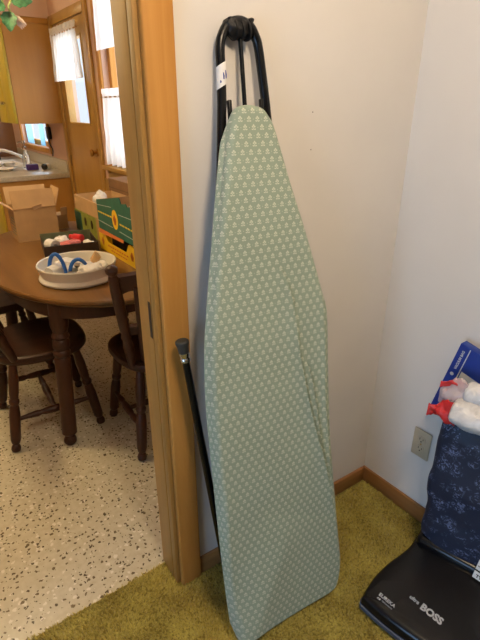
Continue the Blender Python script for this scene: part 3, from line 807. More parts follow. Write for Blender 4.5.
bm = BM(); m = basis((.105,-.004,.172), (1,.1,.35), (-.25,-.35,1)); add_rings(bm, [[m @ Vector(p) for p in ((0,0,z),(.05,0,z),(.056,.016,z),(.006,.026,z))] for z in (0,.002)]); obj('torn_tab', bm, 'kraftlight', cb, False)
bm = BM()
for i in range(6): add_box(bm, -.0008, 0, .03, .15-.02*(i % 3), .035+.018*i, .039+.018*i)
obj('printed_lines', bm, 'green', bx_, False)
# shallow dark tray with odds and ends
tr = thing('tray_box', 'shallow dark cardboard tray of odds and ends between the white tub and the carton', 'tray', (-.795, 1.50, TZ), -.18)
W_, D_, H_ = .27, .25, .058
bm = BM(); add_box(bm, 0, W_, 0, .004, 0, H_); add_box(bm, 0, .004, .004, D_-.004, 0, H_); add_box(bm, W_-.004, W_, .004, D_-.004, 0, H_); add_box(bm, .004, W_-.004, .004, D_-.004, 0, .004)
obj('tray_walls', bm, 'darkcard', tr, False)
obj('back_wall', bx(0, W_, D_-.004, D_, 0, H_+.012), 'greengrey', tr, False)
def inworld(root, p): return Vector(root.location)+Matrix.Rotation(root.rotation_euler.z, 3, 'Z') @ Vector(p)
g = 'odds and ends in the dark tray'
q = inworld(tr, (.045,.055,.004))
rl = thing('tape_roll', 'white paper roll with a hollow core at the left end of the dark tray', 'roll', q, .3, g)
bm = BM(); R1, R2, n = .030, .013, 24
add_rings(bm, [[Vector((math.cos(2*PI*k/n)*r, y, .046+math.sin(2*PI*k/n)*r)) for k in range(n)] for r, y in ((R2,-.03),(R1,-.03),(R1,.03),(R2,.03),(R2,-.03))], False, False); obj('roll', bm, 'paper', rl)
bm = BM(); add_box(bm, -.03, .03, -.025, .025, 0, .017, bev=.003); obj('backing_card', bm, 'paper', rl)
def lump(name, label, cat, p, rad, mat, seed, grp=None, amp=.3):
    bm = BM(); bmesh.ops.create_icosphere(bm, subdivisions=4, radius=1)
    for v in bm.verts:
        c = v.co.copy(); k = 1+amp*noise.noise(c*1.7+Vector((seed, 0, 0)))+amp*.4*noise.noise(c*4+Vector((0, seed, 0)))
        v.co = Vector((c.x*rad[0]*k, c.y*rad[1]*k, max(0, c.z*rad[2]*k+rad[2]*.85)))
    o = obj(name, bm, mat, None); o.location = p; return tag(o, label, cat, grp)
bm = BM(); add_box(bm, -.055, .055, -.035, .035, 0, .05, bev=.014, seg=3)
for v in bm.verts: v.co += Vector((noise.noise(v.co*30), noise.noise(v.co*30+Vector((3,0,0))), noise.noise(v.co*30+Vector((0,5,0)))))*.006
for v in bm.verts: v.co.z = max(0, v.co.z)
o = obj('pink_package', bm, 'pinkplastic'); o.location = inworld(tr, (.135,.09,.0045)); o.rotation_euler = (0,0,.2); tag(o, 'pinkish red packet in the middle of the dark tray', 'packet', g)
bt = thing('red_bottle', 'bright red capped bottle lying in the dark tray right of the pink packet', 'bottle', inworld(tr, (.185,.125,.004)), .5, g)
bm = BM(); add_lathe(bm, (0,-.03,.055), (0,.04,.055), [(0,.014),(.05,.020),(.8,.020),(1,.010)], 18); obj('bottle_body', bm, 'red', bt)
bm = BM(); add_lathe(bm, (0,.038,.055), (0,.056,.055), [(0,.012),(1,.012)], 14); obj('cap', bm, 'red', bt)
bm = BM(); add_box(bm, -.02, .02, -.03, .03, 0, .036, bev=.003); obj('holder', bm, 'darkcard', bt)
lump('crumpled_tissue', 'crumpled white tissue at the right end of the dark tray', 'tissue', inworld(tr, (.225,.055,.0045)), (.032,.038,.028), 'paper', 4, g)
lump('crumpled_tissue', 'small white scrap beside the pink packet in the dark tray', 'tissue', inworld(tr, (.10,.165,.0045)), (.04,.035,.036), 'paper', 41, g)
bm = BM(); add_tube(bm, [(-.07,-.01,.008),(0,0,.010),(.075,.012,.008)], [.006,.008,.005], 10); o = obj('marker_pen', bm, 'gap'); o.location = inworld(tr, (.145,.035,.004)); tag(o, 'dark pen lying along the front of the dark tray', 'pen', g)

# round white plastic tub
tu = thing('plastic_tub', 'round white plastic tub of small things at the near end of the table', 'tub', (-.752, 1.108, TZ))
bm = BM(); n = 72
prof = [(.001,0),(.170,0),(.186,.004),(.190,.012),(.186,.020),(.178,.026),(.178,.032),(.190,.056),(.193,.066),(.190,.071),(.184,.068),(.172,.034),(.164,.012),(.001,.009)]
add_rings(bm, [[Vector((math.cos(2*PI*k/n)*r*.89, math.sin(2*PI*k/n)*r*.89, z*1.08)) for k in range(n)] for r, z in prof])
obj('tub_body', bm, 'tub', tu)
T0 = Vector(tu.location)+Vector((0,0,.0095)); g = 'small things in the white tub'
wc = thing('blue_wire_handles', 'blue twisted cord bent into two arches inside the white tub', 'cord', T0+Vector((-.045,-.02,0)), 0, g)
# two arches seen side by side
ax = Vector((.84,-.54,0))
def arch(c, r, h, a0, a1): return [c+ax*(r*math.cos(t))+Vector((0,0,h*math.sin(t))) for t in np.linspace(a0, a1, 14)]
bm = BM(); add_tube(bm, [Vector((0,0,.008))+v for v in arch(ax*-.050, .036, .105, PI, .12)], .0082, 10); add_tube(bm, [Vector((0,-.02,.008))+v for v in arch(ax*.040, .044, .085, PI*1.0, .25)], .0082, 10)
add_tube(bm, [Vector((0,0,.008))+ax*-.014+Vector((0,0,.010)), Vector((0,-.01,.008))+ax*-.008, Vector((0,-.02,.008))+ax*-.004], .0082, 10)
o_ = obj('cord', bm, 'bluewire', wc)
lump('white_cloth', 'crumpled white cloth in the tub, right of the blue cord', 'cloth', T0+Vector((.035,-.075,0)), (.058,.055,.040), 'paper', 9, g, .35)
lump('white_cloth', 'flat white paper wad at the right rim inside the tub', 'cloth', T0+Vector((.095,-.02,0)), (.048,.045,.026), 'paper', 12, g, .4)
lump('white_cloth', 'white paper wad at the back of the tub behind the blue cord', 'cloth', T0+Vector((-.02,.085,0)), (.065,.045,.032), 'paper', 15, g, .4)
cu_ = thing('white_cup', 'white cup lying at the left rim inside the tub', 'cup', T0+Vector((-.10,.01,0)), .6, g)
bm = BM(); n = 28; add_rings(bm, [[Vector((x, math.cos(2*PI*k/n)*r, .036+math.sin(2*PI*k/n)*r)) for k in range(n)] for r, x in ((.001,-.035),(.027,-.035),(.034,.035),(.031,.035),(.024,-.030),(.001,-.030))]); obj('cup_body', bm, 'white', cu_)
for i, (x, y, lb) in enumerate(((-.055,-.085,'grey metal knob at the front of the tub, left one'), (-.028,-.115,'grey metal knob at the front of the tub, right one'), (.01,.02,'dark grey fitting under the blue cord in the tub'))):
    bm = BM(); add_lathe(bm, (0,0,0), (0,0,.05), [(0,.016),(.2,.019),(.3,.011),(.6,.010),(.7,.018),(.9,.019),(1,.010)], 18); o = obj('metal_knob', bm, 'greyitem'); o.location = T0+Vector((x,y,0)); tag(o, lb, 'knob', g)
bm = BM()
for k in range(6):
    a = .25+k*.16
    add_tube(bm, [Vector((0,0,.004+k*.004)), Vector((.03*math.cos(a), .05*math.sin(a), .02+k*.004)), Vector((.055*math.cos(a)+.004*k, .085*math.sin(a)*.8, .05+.004*k))], [.004,.0045,.002], 8)
o = obj('straw_bundle', bm, 'kraftlight'); o.location = T0+Vector((.08,.05,.0)); tag(o, 'bundle of pale wooden sticks at the right back of the tub', 'sticks', g)

# produce crates along the right side of the table
yc = thing('produce_crate', 'bright yellow cardboard produce crate with a dipped side, under the green crate', 'crate', (-.492, 1.53, TZ), 0)
# local x runs along the side (world -y), local y points to the right wall
CRW, CRD, CRH = .49, .40, .105
my = Matrix(((0,1,0,0),(-1,0,0,0),(0,0,1,0),(0,0,0,1)))
def cp(x, y, z): return my @ Vector((x, y, z))
def side_panel(top, y0, y1, n=60):
    bm = BM()
    fr_ = [[cp(CRW*i/n, y0, 0), cp(CRW*i/n, y1, 0), cp(CRW*i/n, y1, top(i/n)), cp(CRW*i/n, y0, top(i/n))] for i in range(n+1)]
    add_rings(bm, fr_); return bm
def smooth(a, b, x): t = max(0, min(1, (x-a)/(b-a))); return t*t*(3-2*t)
dip = lambda u: CRH*(1-.46*smooth(.17,.26,u)*(1-smooth(.72,.82,u)))-.006*(u > .9)
obj('side_panel', side_panel(dip, 0, .004), 'yellow', yc, False)
bm = BM()
for (x0,x1,y0,y1,z0,z1) in ((0,.004,.004,CRD,0,CRH),(CRW-.004,CRW,.004,CRD,0,CRH),(0,CRW,CRD,CRD+.004,0,CRH),(.004,CRW-.004,.004,CRD,0,.004)): add_box(bm, x0,x1,y0,y1,z0,z1, mtx=my)
obj('crate_walls', bm, 'yellow', yc, False)
def emblem(root, u, z, ra, rb, y=-.0006, base='yellow', mark='orange'):
    bm = BM(); add_rings(bm, [[cp(u+ra*math.cos(2*PI*k/32), yy, z+rb*math.sin(2*PI*k/32)) for k in range(32)] for yy in (0, y)]); e = obj('emblem', bm, base, root, False)
    bm = BM()
    for (du, dz, r) in ((0,.25,.27),(-.27,.0,.27),(.27,.0,.27),(-.14,-.30,.25),(.14,-.30,.25)):
        add_rings(bm, [[cp(u+ra*(du+r*math.cos(2*PI*k/16)), yy, z+rb*(dz+r*math.sin(2*PI*k/16))) for k in range(16)] for yy in (y, y*2)])
    obj('emblem_mark', bm, mark, e, False); return e
emblem(yc, .055, .052, .030, .040); emblem(yc, .43, .052, .034, .042)
def printed(root, mat, segs, name='printed_lines'):
    bm = BM()
    for (u0, z0, u1, z1, w) in segs: add_rings(bm, [[cp(u0,y,z0-w), cp(u1,y,z1-w), cp(u1,y,z1+w), cp(u0,y,z0+w)] for y in (0,-.0006)])
    obj(name, bm, mat, root, False)
printed(yc, 'orange', [(.12+.030*i, .040-.0*i, .14+.030*i, .040, .004) for i in range(9)]+[(.16+.03*i, .022, .182+.03*i, .022, .003) for i in range(7)])
# things in the yellow crate
o = obj('dark_bundle', bx(-.06,.06,-.10,.10,0,.075,bev=.02,seg=3), 'gap'); o.location = (-.40,1.35,TZ+.005); tag(o, 'dark bundle showing inside the dip of the yellow crate', 'bundle')
bm = BM(); add_lathe(bm, (0,-.12,.03), (0,.10,.05), [(0,.024),(.05,.028),(.95,.028),(1,.024)], 20); o = obj('paper_tube', bm, 'paper'); o.location = (-.40,1.15,TZ+.006); tag(o, 'white paper tube lying inside the yellow crate', 'tube')
gc = thing('produce_crate', 'dark green cardboard produce crate with a stepped top edge, stacked on the yellow crate', 'crate', (-.505, 1.475, TZ+CRH+.016), .0)
CRW2, G = .52, .18
def gtop(u):
    base = .150+.085*u
    if u < .60: return base
    return base-.030*smooth(.60,.63,u)-.014*smooth(.74,.76,u)+.034*smooth(.86,.875,u)
CRWs = CRW; CRW = CRW2
bm = BM(); nn_ = 80
tilt = lambda u: .0*u
add_rings(bm, [[cp(CRW*i/nn_, 0, .0), cp(CRW*i/nn_, .004, .0), cp(CRW*i/nn_, .004, gtop(i/nn_)), cp(CRW*i/nn_, 0, gtop(i/nn_))] for i in range(nn_+1)])
obj('side_panel', bm, 'green', gc, False)
bm = BM()
for (x0,x1,y0,y1,z0,z1) in ((0,.004,.004,CRD,0,.15),(CRW-.004,CRW,.004,CRD,0,.15),(.0,CRW,CRD,CRD+.004,0,.15)): add_box(bm, x0,x1,y0,y1,z0,z1, mtx=my)
add_box(bm, .004, CRW-.004, .004, CRD, 0, .004, mtx=my)
obj('crate_walls', bm, 'kraft', gc, False)
emblem(gc, .235, .085, .037, .048)
printed(gc, 'cardwhite', [(.0,.125,.20,.140,.0014),(.285,.118,.52,.122,.0014),(.0,.045,.20,.040,.0014),(.28,.036,.52,.026,.0014)])
printed(gc, 'yellow', [(.01+.032*i,.092,.034+.032*i,.091,.0035) for i in range(6)], 'printed_lettering')
printed(gc, 'yellow', [(.29+.032*i,.074-.001*i,.314+.032*i,.073-.001*i,.0035) for i in range(7)], 'printed_lettering')
CRW = CRWs
bm = BM(); add_rings(bm, [[cp(x, y, z+dz) for x, y, z in ((.0,-.003,.004),(.0,-.006,-.017),(.33,-.006,-.010),(.33,-.003,.003))] for dz, in ((0,),(.001,))])
ofl = obj('orange_flap', bm, 'orange', gc, False); ofl['label'] = 'orange card flap hanging below the green side'
lump('clear_wrap', 'crumpled pale plastic wrap sticking out of the green crate', 'wrap', (-.40, 1.15, TZ+CRH+.021), (.085,.13,.085), 'cardwhite', 21, None, .3)

# lime and kraft boxes further back
lb_ = thing('produce_crate', 'lime green cardboard crate with dark hand slots, under the open kraft box', 'crate', (-.447, 2.07, TZ), 0)
bm = BM()
for (x0,x1,y0,y1,z0,z1) in ((0,.46,0,.004,0,.125),(0,.46,.25,.254,0,.125),(0,.004,.004,.25,0,.125),(.456,.46,.004,.25,0,.125),(.004,.456,.004,.25,0,.004)): add_box(bm, x0,x1,y0,y1,z0,z1, mtx=my)
lw = obj('crate_walls', bm, 'lime', lb_, False)
bm = BM(); add_box(bm, .0,.12,-.0008,0,.0,.115, mtx=my); obj('green_panel', bm, 'green', lb_, False)
bm = BM(); add_box(bm, .38,.46,-.0008,0,.0,.125, mtx=my); obj('kraft_panel', bm, 'kraft', lb_, False)
for u in (.19,.30):
    bm = BM(); add_rings(bm, [[cp(u+.018*math.cos(2*PI*k/20), y, .075+.026*math.sin(2*PI*k/20)) for k in range(20)] for y in (0,-.001)])
    obj('hand_slot', bm, 'gap', lb_, False)
kb = thing('cardboard_box', 'shallow open kraft box holding white crumpled paper, on the lime crate', 'box', (-.442, 2.06, TZ+.126), 0)
bm = BM()
for (x0,x1,y0,y1,z0,z1) in ((0,.48,0,.004,0,.086),(0,.48,.24,.244,0,.086),(0,.004,.004,.24,0,.086),(.476,.48,.004,.24,0,.086),(.004,.476,.004,.24,0,.004)): add_box(bm, x0,x1,y0,y1,z0,z1, mtx=my)
obj('box_walls', bm, 'kraftlight', kb, False)
lump('crumpled_paper', 'white crumpled paper standing up out of the shallow kraft box', 'paper', (-.345, 1.86, TZ+.131), (.042,.045,.062), 'paper', 31)
sbx = thing('cardboard_box', 'small brown cardboard box between the open carton and the lime crate', 'box', (-.595, 2.10, TZ), .1)
bm = BM(); add_box(bm, 0,.11,0,.11,0,.085); obj('carton', bm, 'kraft', sbx, False)
bm = BM(); m = basis((0,0,.0855), (1,0,0), (0,-.15,1)); add_box(bm, .07,.11,0,.05,0,.003, mtx=m); obj('flap', bm, 'kraftlight', sbx, False)
bb_ = thing('cardboard_box', 'tall plain brown cardboard box standing on the table under the window sill', 'box', (-.088, 1.76, TZ), 0)
bm = BM(); add_box(bm, -.10, .075, 0, .36, 0, .285, bev=.002); bw = obj('carton', bm, 'brownbox', bb_, False)
bm = BM(); add_box(bm, -.1006, -.10, .0,.36, .228,.230); obj('lid_seam', bm, 'gap', bw, False)

# ------------------------------------------------------------------ kitchen window, wainscot and door
def casing(name, y0, y1, z0, z1, w, x0=-.018, mat='oak', sill=False):
    bm = BM()
    add_box(bm, x0, 0, y0-w, y0, z0-w, z1+w, bev=.004); add_box(bm, x0, 0, y1, y1+w, z0-w, z1+w, bev=.004)
    add_box(bm, x0, 0, y0, y1, z1, z1+w, bev=.004)
    if not sill: add_box(bm, x0, 0, y0, y1, z0-w, z0, bev=.004)
    return bm
def sashes(wn, y0, y1, z0, z1, mid=True):
    bm = BM()
    for a, b in ((y0, y0+.045), (y1-.045, y1)): add_box(bm, .04, .08, a, b, z0, z1)
    for a, b in ((z0, z0+.05), (z1-.045, z1)) + (((z0+.42, z0+.46),) if mid else ()): add_box(bm, .04, .08, y0+.045, y1-.045, a, b)
    obj('sash', bm, 'oak', wn, False)
    obj('pane', bx(.058, .062, y0+.04, y1-.04, z0+.04, z1-.04), 'pane', wn, False)
w2 = struct('window_2', casing('c', *K2, .055, sill=True), 'oak')
sashes(w2, *K2)
bm = BM(); add_box(bm, -.055, .04, K2[0]-.09, K2[1]+.09, K2[2]-.03, K2[2], bev=.006); obj('window_sill', bm, 'doorwood', w2)
bm = BM(); add_box(bm, -.018, 0, K2[0]-.06, K2[1]+.06, K2[2]-.10, K2[2]-.03, bev=.004); obj('apron', bm, 'doorwood', w2)
struct('trim_9', bx(-.012, 0, .152, 2.655, 0, .955, bev=.002), 'doorwood')
def curtain(name, label, y0, y1, z0, z1, x, nf, seed, gather=.0, group=None):
    root = thing(name, label, 'curtain', (x, (y0+y1)/2, z1), 0, group)
    yc_ = (y0+y1)/2
    def f(u, v):
        z = z0+(z1-z0)*v
        amp = .008+.014*(1-v)
        ph = u*nf*2*PI+.8*math.sin(u*7+seed)+.35*math.sin(v*3+u*11)
        y = y0+(y1-y0)*u
        yy = yc_+(y-yc_)*(1+gather*(v-.6)*.5)
        return Vector((amp*math.sin(ph)+.006*noise.noise(Vector((u*20,v*4,seed))), yy-yc_+.006*math.cos(ph), z-z1+.006*math.sin(ph*1.0)*(v < .02)))
    o = obj('cloth', grid_sheet(220, 24, f), 'curtain', root)
    bm = BM(); add_tube(bm, [(0,y0-yc_-.03,-.02),(0,0,-.02),(0,y1-yc_+.03,-.02)], .005, 10); obj('curtain_rod', bm, 'brass', root)
    def g_(u, v):
        p = f(u, 1); return p+Vector((.004*math.sin(u*nf*2*PI*1.7), 0, .03*v))
    obj('ruffle', grid_sheet(220, 4, g_), 'curtain', root)
    return root
curtain('window_curtain', 'white valance across the top of the kitchen window', 1.10, 2.42, 1.785, 2.19, -.045, 16, 1.0)
curtain('window_curtain', 'white cafe curtain over the lower half of the kitchen window', 1.10, 2.43, 1.085, 1.53, -.050, 16, 2.0)

d1 = struct('door_1', bx(.0, .045, KD[0]+.002, KD[1]-.002, .005, 1.32), 'doorwood', smooth=False)
bm = BM(); add_box(bm, 0,.045,KD[0]+.002,KD[0]+.13,1.32,KD[2]-.002); add_box(bm, 0,.045,KD[1]-.11,KD[1]-.002,1.32,KD[2]-.002); add_box(bm, 0,.045,KD[0]+.13,KD[1]-.11,1.93,KD[2]-.002); obj('door_frame', bm, 'doorwood', d1, False)
bm = BM(); 
for a, b, c, d_ in ((KD[0]+.13,KD[0]+.145,1.32,1.93),(KD[1]-.125,KD[1]-.11,1.32,1.93),(KD[0]+.145,KD[1]-.125,1.32,1.335),(KD[0]+.145,KD[1]-.125,1.915,1.93)): add_box(bm, -.006,.05,a,b,c,d_)
obj('glazing_bead', bm, 'doorwood', d1, False)
obj('pane', bx(.02,.024,KD[0]+.14,KD[1]-.12,1.33,1.92), 'pane', d1, False)
bm = BM(); add_lathe(bm, (0,KD[0]+.075,1.13), (-.006,KD[0]+.075,1.13), [(0,.030),(1,.028)], 20); add_lathe(bm, (-.006,KD[0]+.075,1.13), (-.06,KD[0]+.075,1.13), [(0,.011),(.35,.011),(.5,.024),(.75,.029),(.95,.02),(1,.004)], 20); obj('door_knob', bm, 'brass', d1)
bm = BM()
for z in (.25,1.02,1.8): add_lathe(bm, (-.004,KD[1]+.002,z-.045), (-.004,KD[1]+.002,z+.045), [(0,.007),(1,.007)], 10)
obj('hinge', bm, 'steel', d1)
bm = BM(); add_box(bm, -.02,0,KD[0]-.065,KD[0],0,KD[2]+.065,bev=.004); add_box(bm, -.02,0,KD[1],KD[1]+.065,0,KD[2]+.065,bev=.004); add_box(bm, -.02,0,KD[0],KD[1],KD[2],KD[2]+.065,bev=.004)
struct('trim_10', bm, 'doorwood')
curtain('door_curtain', 'short gathered white curtain over the window of the kitchen back door', KD[0]+.09, KD[1]-.07, 1.64, 1.975, -.050, 9, 3.0)

# ------------------------------------------------------------------ kitchen cabinets, counter, sink
CY0 = 3.545
wc_ = thing('wall_cabinet', 'brown wall cabinet with a plain end panel and doors tinted with painted yellow light in the kitchen', 'cabinet', (-.2, CY0, 1.32))
bm = BM(); add_box(bm, -.168, .197, 0, .60, 0, .76, bev=.002); obj('cabinet_body', bm, 'cab', wc_, False)
bm = BM(); add_box(bm, -.182, .197, -.014, .614, .735, .775, bev=.004); obj('crown_moulding', bm, 'cab', wc_)
for y0, y1, yk in ((.004,.296,.265),(.302,.596,.335)):
    bm = BM(); add_box(bm, -.190, -.169, y0, y1, .003, .715, bev=.003); dr = obj('door', bm, 'cabfront_lit', wc_)
    bm = BM(); add_lathe(bm, (-.190,yk,.16), (-.214,yk,.16), [(0,.006),(.4,.006),(.6,.014),(.9,.014),(1,.006)], 14); obj('knob', bm, 'chrome', dr)
struct('trim_11', bx(-.372, -.0005, CY0-.005, 4.16, 2.097, ZC-.001), 'kwall', smooth=False)
bc = thing('base_cabinet', 'brown kitchen base cabinet with a plain end panel below the counter', 'cabinet', (-.32, CY0, 0))
bm = BM(); add_box(bm, -.29,.315,0,1.9,.09,.868); add_box(bm, -.24,.315,.01,1.9,0,.09); obj('cabinet_body', bm, 'cab', bc, False)
for i in range(4):
    bm = BM(); add_box(bm, -.311,-.291,.02+.47*i,.47+.47*i,.11,.84,bev=.003); dr = obj('door', bm, 'cabfront_lit', bc)
    bm = BM(); add_lathe(bm, (-.311,.08+.47*i,.74), (-.335,.08+.47*i,.74), [(0,.006),(.4,.006),(.6,.014),(.9,.014),(1,.006)], 14); obj('knob', bm, 'chrome', dr)
ct = thing('countertop', 'pale speckled laminate counter with a light front edge in the kitchen', 'counter', (-.33, CY0, .868))
SX0, SX1, SY0, SY1 = -.22, .12, .75, 1.35
bm = BM()
add_box(bm, -.325,.327,-.02,SY0,0,.042,bev=.004); add_box(bm, -.325,.327,SY1,1.92,0,.042,bev=.004); add_box(bm, -.325,SX0,SY0,SY1,0,.042); add_box(bm, SX1,.327,SY0,SY1,0,.042)
obj('worktop', bm, 'counter', ct)
bm = BM(); add_box(bm, .302,.327,.0,1.92,.042,.14,bev=.003); obj('backsplash', bm, 'counter', ct)
snk = thing('sink', 'white kitchen sink bowl set in the counter', 'sink', (-.38, 4.60, .911))
bm = BM()
add_rings(bm, [[Vector((a*x, a2*y, z)) for x, y in ((-1,-1),(1,-1),(1,1),(-1,1))] for a, a2, z in ((.185,.315,.0),(.185,.315,.008),(.165,.295,.008),(.155,.285,-.03))], False, True)
obj('bowl', bm, 'white', snk)
fc = thing('faucet', 'white kitchen faucet with a long slanting spout over the sink', 'faucet', (-.17, 4.35, .911))
bm = BM(); add_tube(bm, catmull([(0,0,.0),(-.005,0,.05),(-.06,.02,.09),(-.16,.05,.135),(-.22,.07,.15),(-.245,.078,.135)], 6), [.014]*31, 12); obj('spout', bm, 'white', fc)
bm = BM(); add_lathe(bm, (0,0,0), (0,0,.03), [(0,.028),(.7,.026),(1,.018)], 18); obj('base', bm, 'chrome', fc)
bm = BM(); add_lathe(bm, (.005,.05,0), (.005,.05,.06), [(0,.018),(.5,.014),(1,.016)], 14); obj('tap_handle', bm, 'chrome', fc)
sb_ = thing('soap_bottle', 'clear soap bottle with a shiny pump top beside the kitchen faucet', 'bottle', (-.24, 4.10, .911))
bm = BM(); add_lathe(bm, (0,0,0), (0,0,.17), [(0,.030),(.03,.035),(.65,.034),(.82,.018),(1,.014)], 22); obj('bottle_body', bm, 'glass', sb_)
bm = BM(); add_lathe(bm, (0,0,.17), (0,0,.25), [(0,.017),(.3,.017),(.35,.007),(.7,.007),(.72,.018),(1,.016)], 16); add_tube(bm, [(0,0,.24),(-.05,-.01,.238),(-.055,-.01,.225)], .006, 8); obj('pump', bm, 'chrome', sb_)
bm = BM(); add_lathe(bm, (-.02,0,0),(-.02,0,.0), [(0,.001)], 8) if False else None
bx_p = obj('purple_box', bx(-.05,.05,-.03,.03,0,.05,bev=.004), 'purple'); bx_p.location = (-.235,3.93,.911); tag(bx_p, 'small purple box on the kitchen counter', 'box')
jr = thing('jar', 'small white jar with a black lid on the counter, right of the purple box', 'jar', (-.13, 3.86, .913), .6)
bm = BM(); add_lathe(bm, (.04,0,.026), (-.01,0,.026), [(0,.018),(.1,.026),(1,.026)], 18); obj('jar_body', bm, 'white', jr)
bm = BM(); add_lathe(bm, (-.008,0,.026), (-.03,0,.026), [(0,.0275),(.9,.0275),(1,.024)], 18); obj('lid', bm, 'blacklid', jr)
for i, (x, y, r, lb) in enumerate(((-.45,4.00,.085,'white plate on the counter edge, left of the purple box'), (-.50,4.20,.07,'white bowl behind the white plate on the counter'), (-.38,4.22,.06,'upturned white dish beside the sink'))):
    bm = BM(); n = 36
    hh = .02 if i == 0 else .05
    add_rings(bm, [[Vector((math.cos(2*PI*k/n)*q*r, math.sin(2*PI*k/n)*q*r, z)) for k in range(n)] for q, z in ((.001,0),(.5,0),(.8,hh*.5),(1,hh),(.97,hh+.003),(.75,hh*.55+.003),(.45,.005),(.001,.005))])
    o = obj('white_dish', bm, 'white'); o.location = (x,y,.9113); tag(o, lb, 'dish', 'white dishes by the sink')
# small window beyond the cabinet with light blue curtains, dark outlet with a cord
w3 = struct('window_3', casing('c', *K3, .05), 'oak'); sashes(w3, *K3, False)
for y0, y1, lb in ((4.13,4.27,'right strip of light blue curtain in the small window under the wall cabinet'), (4.55,4.80,'left strip of light blue curtain in the small window under the wall cabinet')):
    def f(u, v, y0=y0, y1=y1): return Vector((.006*math.sin(u*18), (y1-y0)*(u-.5), .62*v))
    o = obj('blue_curtain', grid_sheet(50, 6, f), 'bluecloth'); o.location = (-.03,(y0+y1)/2,1.10); tag(o, lb, 'curtain', 'light blue curtain strips')
kp = thing('plug_adapter', 'dark plug and cord in the kitchen wall beside the counter', 'plug', (0, 4.02, 1.22))
bm = BM(); add_box(bm, -.03,0,-.045,.045,-.05,.06,bev=.008); obj('plug_body', bm, 'blacklid', kp)
bm = BM(); add_tube(bm, catmull([(-.02,-.02,-.04),(-.03,-.04,-.09),(-.02,-.07,-.14),(-.03,-.08,-.20)], 6), .006, 8); obj('cord', bm, 'blacklid', kp)
pt = thing('cooking_pot', 'dark cooking pot at the far end of the kitchen counter', 'pot', (-.42, 5.15, .911))
bm = BM(); add_lathe(bm, (0,0,0), (0,0,.16), [(0,.13),(.05,.14),(.95,.14),(1,.145)], 30); obj('pot_body', bm, 'blacklid', pt)
bm = BM(); add_lathe(bm, (0,0,.16), (0,0,.20), [(0,.145),(.4,.10),(.6,.02),(.7,.02),(1,.028)], 26); obj('lid', bm, 'blacklid', pt)

# ------------------------------------------------------------------ hanging plant
hp = thing('hanging_plant', 'hanging plant with green leaves and a pale flower at the top left corner', 'plant', (-.70, 2.0, 1.99))
bm = BM(); add_lathe(bm, (0,0,.0), (0,0,.13), [(0,.06),(.1,.075),(.85,.098),(.86,.106),(1,.106)], 28); obj('pot', bm, 'pot', hp)
bm = BM()
for k in range(3):
    a = 2*PI*k/3+.4; add_tube(bm, [(.10*math.cos(a),.10*math.sin(a),.12),(.03*math.cos(a),.03*math.sin(a),.34),(0,0,.448)], .0025, 6)
obj('hanger_cord', bm, 'kraftlight', hp)
vine = catmull([(.02,-.05,.13),(.06,-.115,.10),(.055,-.13,.0),(.045,-.13,-.06),(.02,-.13,-.10),(.03,-.13,-.13)], 8)
bm = BM(); add_tube(bm, vine, .005, 8); add_tube(bm, catmull([(-.03,-.05,.13),(-.05,-.115,.10),(-.03,-.13,-.0),(.0,-.13,-.09)], 8), .004, 8); obj('stem', bm, 'leaflight', hp)
def leaf(c, d, up, L, Wd, mat, curl=.25):
    x = Vector(d).normalized(); z = Vector(up); z = (z-x*z.dot(x)).normalized(); y = z.cross(x)
    def f(u, v):
        w = Wd*(math.sin(PI*min(1, u**.75))**.8)*(1+.10*math.sin(u*22))
        s = (v-.5)*2
        return Vector(c)+x*(u*L)+y*(s*w)+z*(.25*abs(s)*w-curl*L*u*u)
    obj('leaf', grid_sheet(14, 9, f, .0012), mat, hp)
leaf((.035,-.135,-.075),(.75,-.3,.10),(-.35,-.9,.3),.095,.036,'leaf')
leaf((.055,-.135,-.035),(.8,.1,.35),(-.3,-.9,.4),.08,.034,'leaf')
leaf((.015,-.135,-.12),(-.15,-.3,-.9),(-.3,-.9,.2),.085,.036,'leaf')
leaf((.0,-.135,-.09),(-.8,-.2,-.3),(-.3,-.9,.4),.08,.034,'leaf')
leaf((.0,-.135,-.06),(-.7,-.3,.5),(-.3,-.9,.4),.07,.032,'leaflight')
leaf((.04,-.13,.02),(-.6,-.3,.1),(-.3,-.9,.4),.07,.030,'leaflight')
leaf((-.03,-.12,.03),(-.9,-.2,.2),(-.3,-.9,.4),.08,.034,'leaf')
for k in range(5):
    a = -1.0+.5*k
    leaf((.035,-.135,-.135),(.45*math.cos(a)+.25,-.3,-.7+.4*math.sin(a)),(-.3,-.9,.3),.065,.011,'petal',.1)

# ------------------------------------------------------------------ lamps, daylight, sky
def area(name, loc, rot, sx, sy, power, col):
    l = bpy.data.lights.new(name, 'AREA'); l.shape = 'RECTANGLE'; l.size = sx; l.size_y = sy; l.energy = power; l.color = col
    o = bpy.data.objects.new(name, l); COL.objects.link(o); o.location = loc; o.rotation_euler = rot; return o
def point(name, loc, power, col, r=.08):
    l = bpy.data.lights.new(name, 'POINT'); l.energy = power; l.color = col; l.shadow_soft_size = r
    o = bpy.data.objects.new(name, l); COL.objects.link(o); o.location = loc; return o
def ceiling_lamp(name, label, x, y, power, col):
    r = thing(name, label, 'ceiling light', (x, y, ZC))
    bm = BM(); add_lathe(bm, (0,0,-.0), (0,0,-.03), [(0,.16),(.8,.16),(1,.15)], 32); obj('base', bm, 'white', r)
    bm = BM(); add_lathe(bm, (0,0,-.03), (0,0,-.10), [(0,.15),(.4,.14),(.8,.09),(1,.02)], 32); obj('globe', bm, 'lampglass', r)
    point(name+'_bulb', (x, y, ZC-.16), power, col, .12)
ceiling_lamp('ceiling_light', 'round frosted ceiling light in the living room', -.95, -1.0, 45, (1,.77,.53))
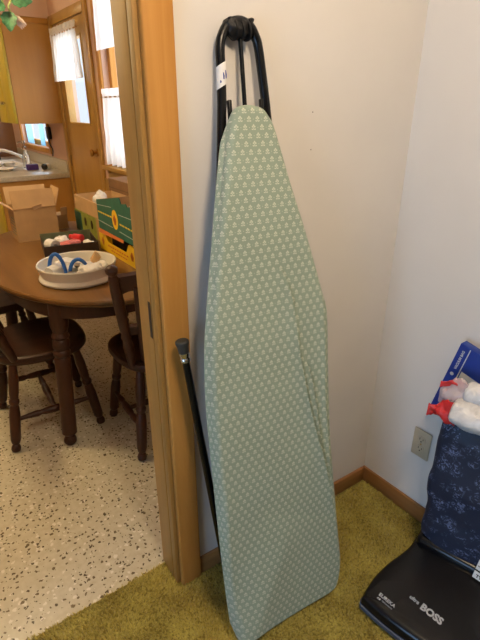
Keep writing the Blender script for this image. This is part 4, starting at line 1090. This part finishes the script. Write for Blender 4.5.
ceiling_lamp('ceiling_light', 'round frosted ceiling light over the kitchen table', -1.45, 1.45, 46, (1,.78,.40))
area('daylight_living', (XL-.16, (WY0+WY1)/2, (WZ0+WZ1)/2), (0, -PI/2, 0), WZ1-WZ0, WY1-WY0, 50, (.34,.61,1))
area('daylight_kitchen', (.20, (K2[0]+K2[1])/2, (K2[2]+K2[3])/2), (0, PI/2, 0), K2[3]-K2[2], K2[1]-K2[0], 15, (.9,.95,1))
ceiling_lamp('ceiling_light', 'unseen ceiling light added to brighten the far kitchen counter', -1.6, 4.1, 34, (1,.80,.45))  # added lamp, lifts the dim area under the wall cabinet
area('daylight_small', (.20, (K3[0]+K3[1])/2, (K3[2]+K3[3])/2), (0, PI/2, 0), K3[3]-K3[2], K3[1]-K3[0], 12, (.85,.93,1))
area('daylight_door', (.20, (KD[0]+KD[1])/2, 1.62), (0, PI/2, 0), .6, .5, 4.5, (.85,.93,1))
wd = bpy.data.worlds.new('sky'); S.world = wd; wd.use_nodes = True
nt = wd.node_tree; bg = nt.nodes['Background']
sky = nd(nt, 'ShaderNodeTexSky'); sky.sky_type = 'HOSEK_WILKIE'; sky.turbidity = 4; sky.sun_direction = (-.3, -.6, .75)
mx = nd(nt, 'ShaderNodeMixRGB'); mx.inputs[0].default_value = .6; mx.inputs[2].default_value = (.75,.85,1,1)
lk(nt, sky.outputs[0], mx.inputs[1]); lk(nt, mx.outputs[0], bg.inputs[0]); bg.inputs[1].default_value = 1.6

# ------------------------------------------------------------------ camera
th = math.atan(213/470.); yaw = math.radians(35.6)
cam = bpy.data.cameras.new('camera'); co = bpy.data.objects.new('camera', cam); COL.objects.link(co)
co.location = (-1.336, -.962, 1.45); co.rotation_euler = (PI/2-th, 0, -yaw)
cam.sensor_fit = 'VERTICAL'; cam.sensor_height = 24; cam.lens = 470/640*24; cam.clip_start = .02
S.camera = co
S.view_settings.view_transform = 'Standard'; S.view_settings.look = 'None'; S.view_settings.exposure = .16; S.view_settings.gamma = 1
S.view_settings.use_curve_mapping = False
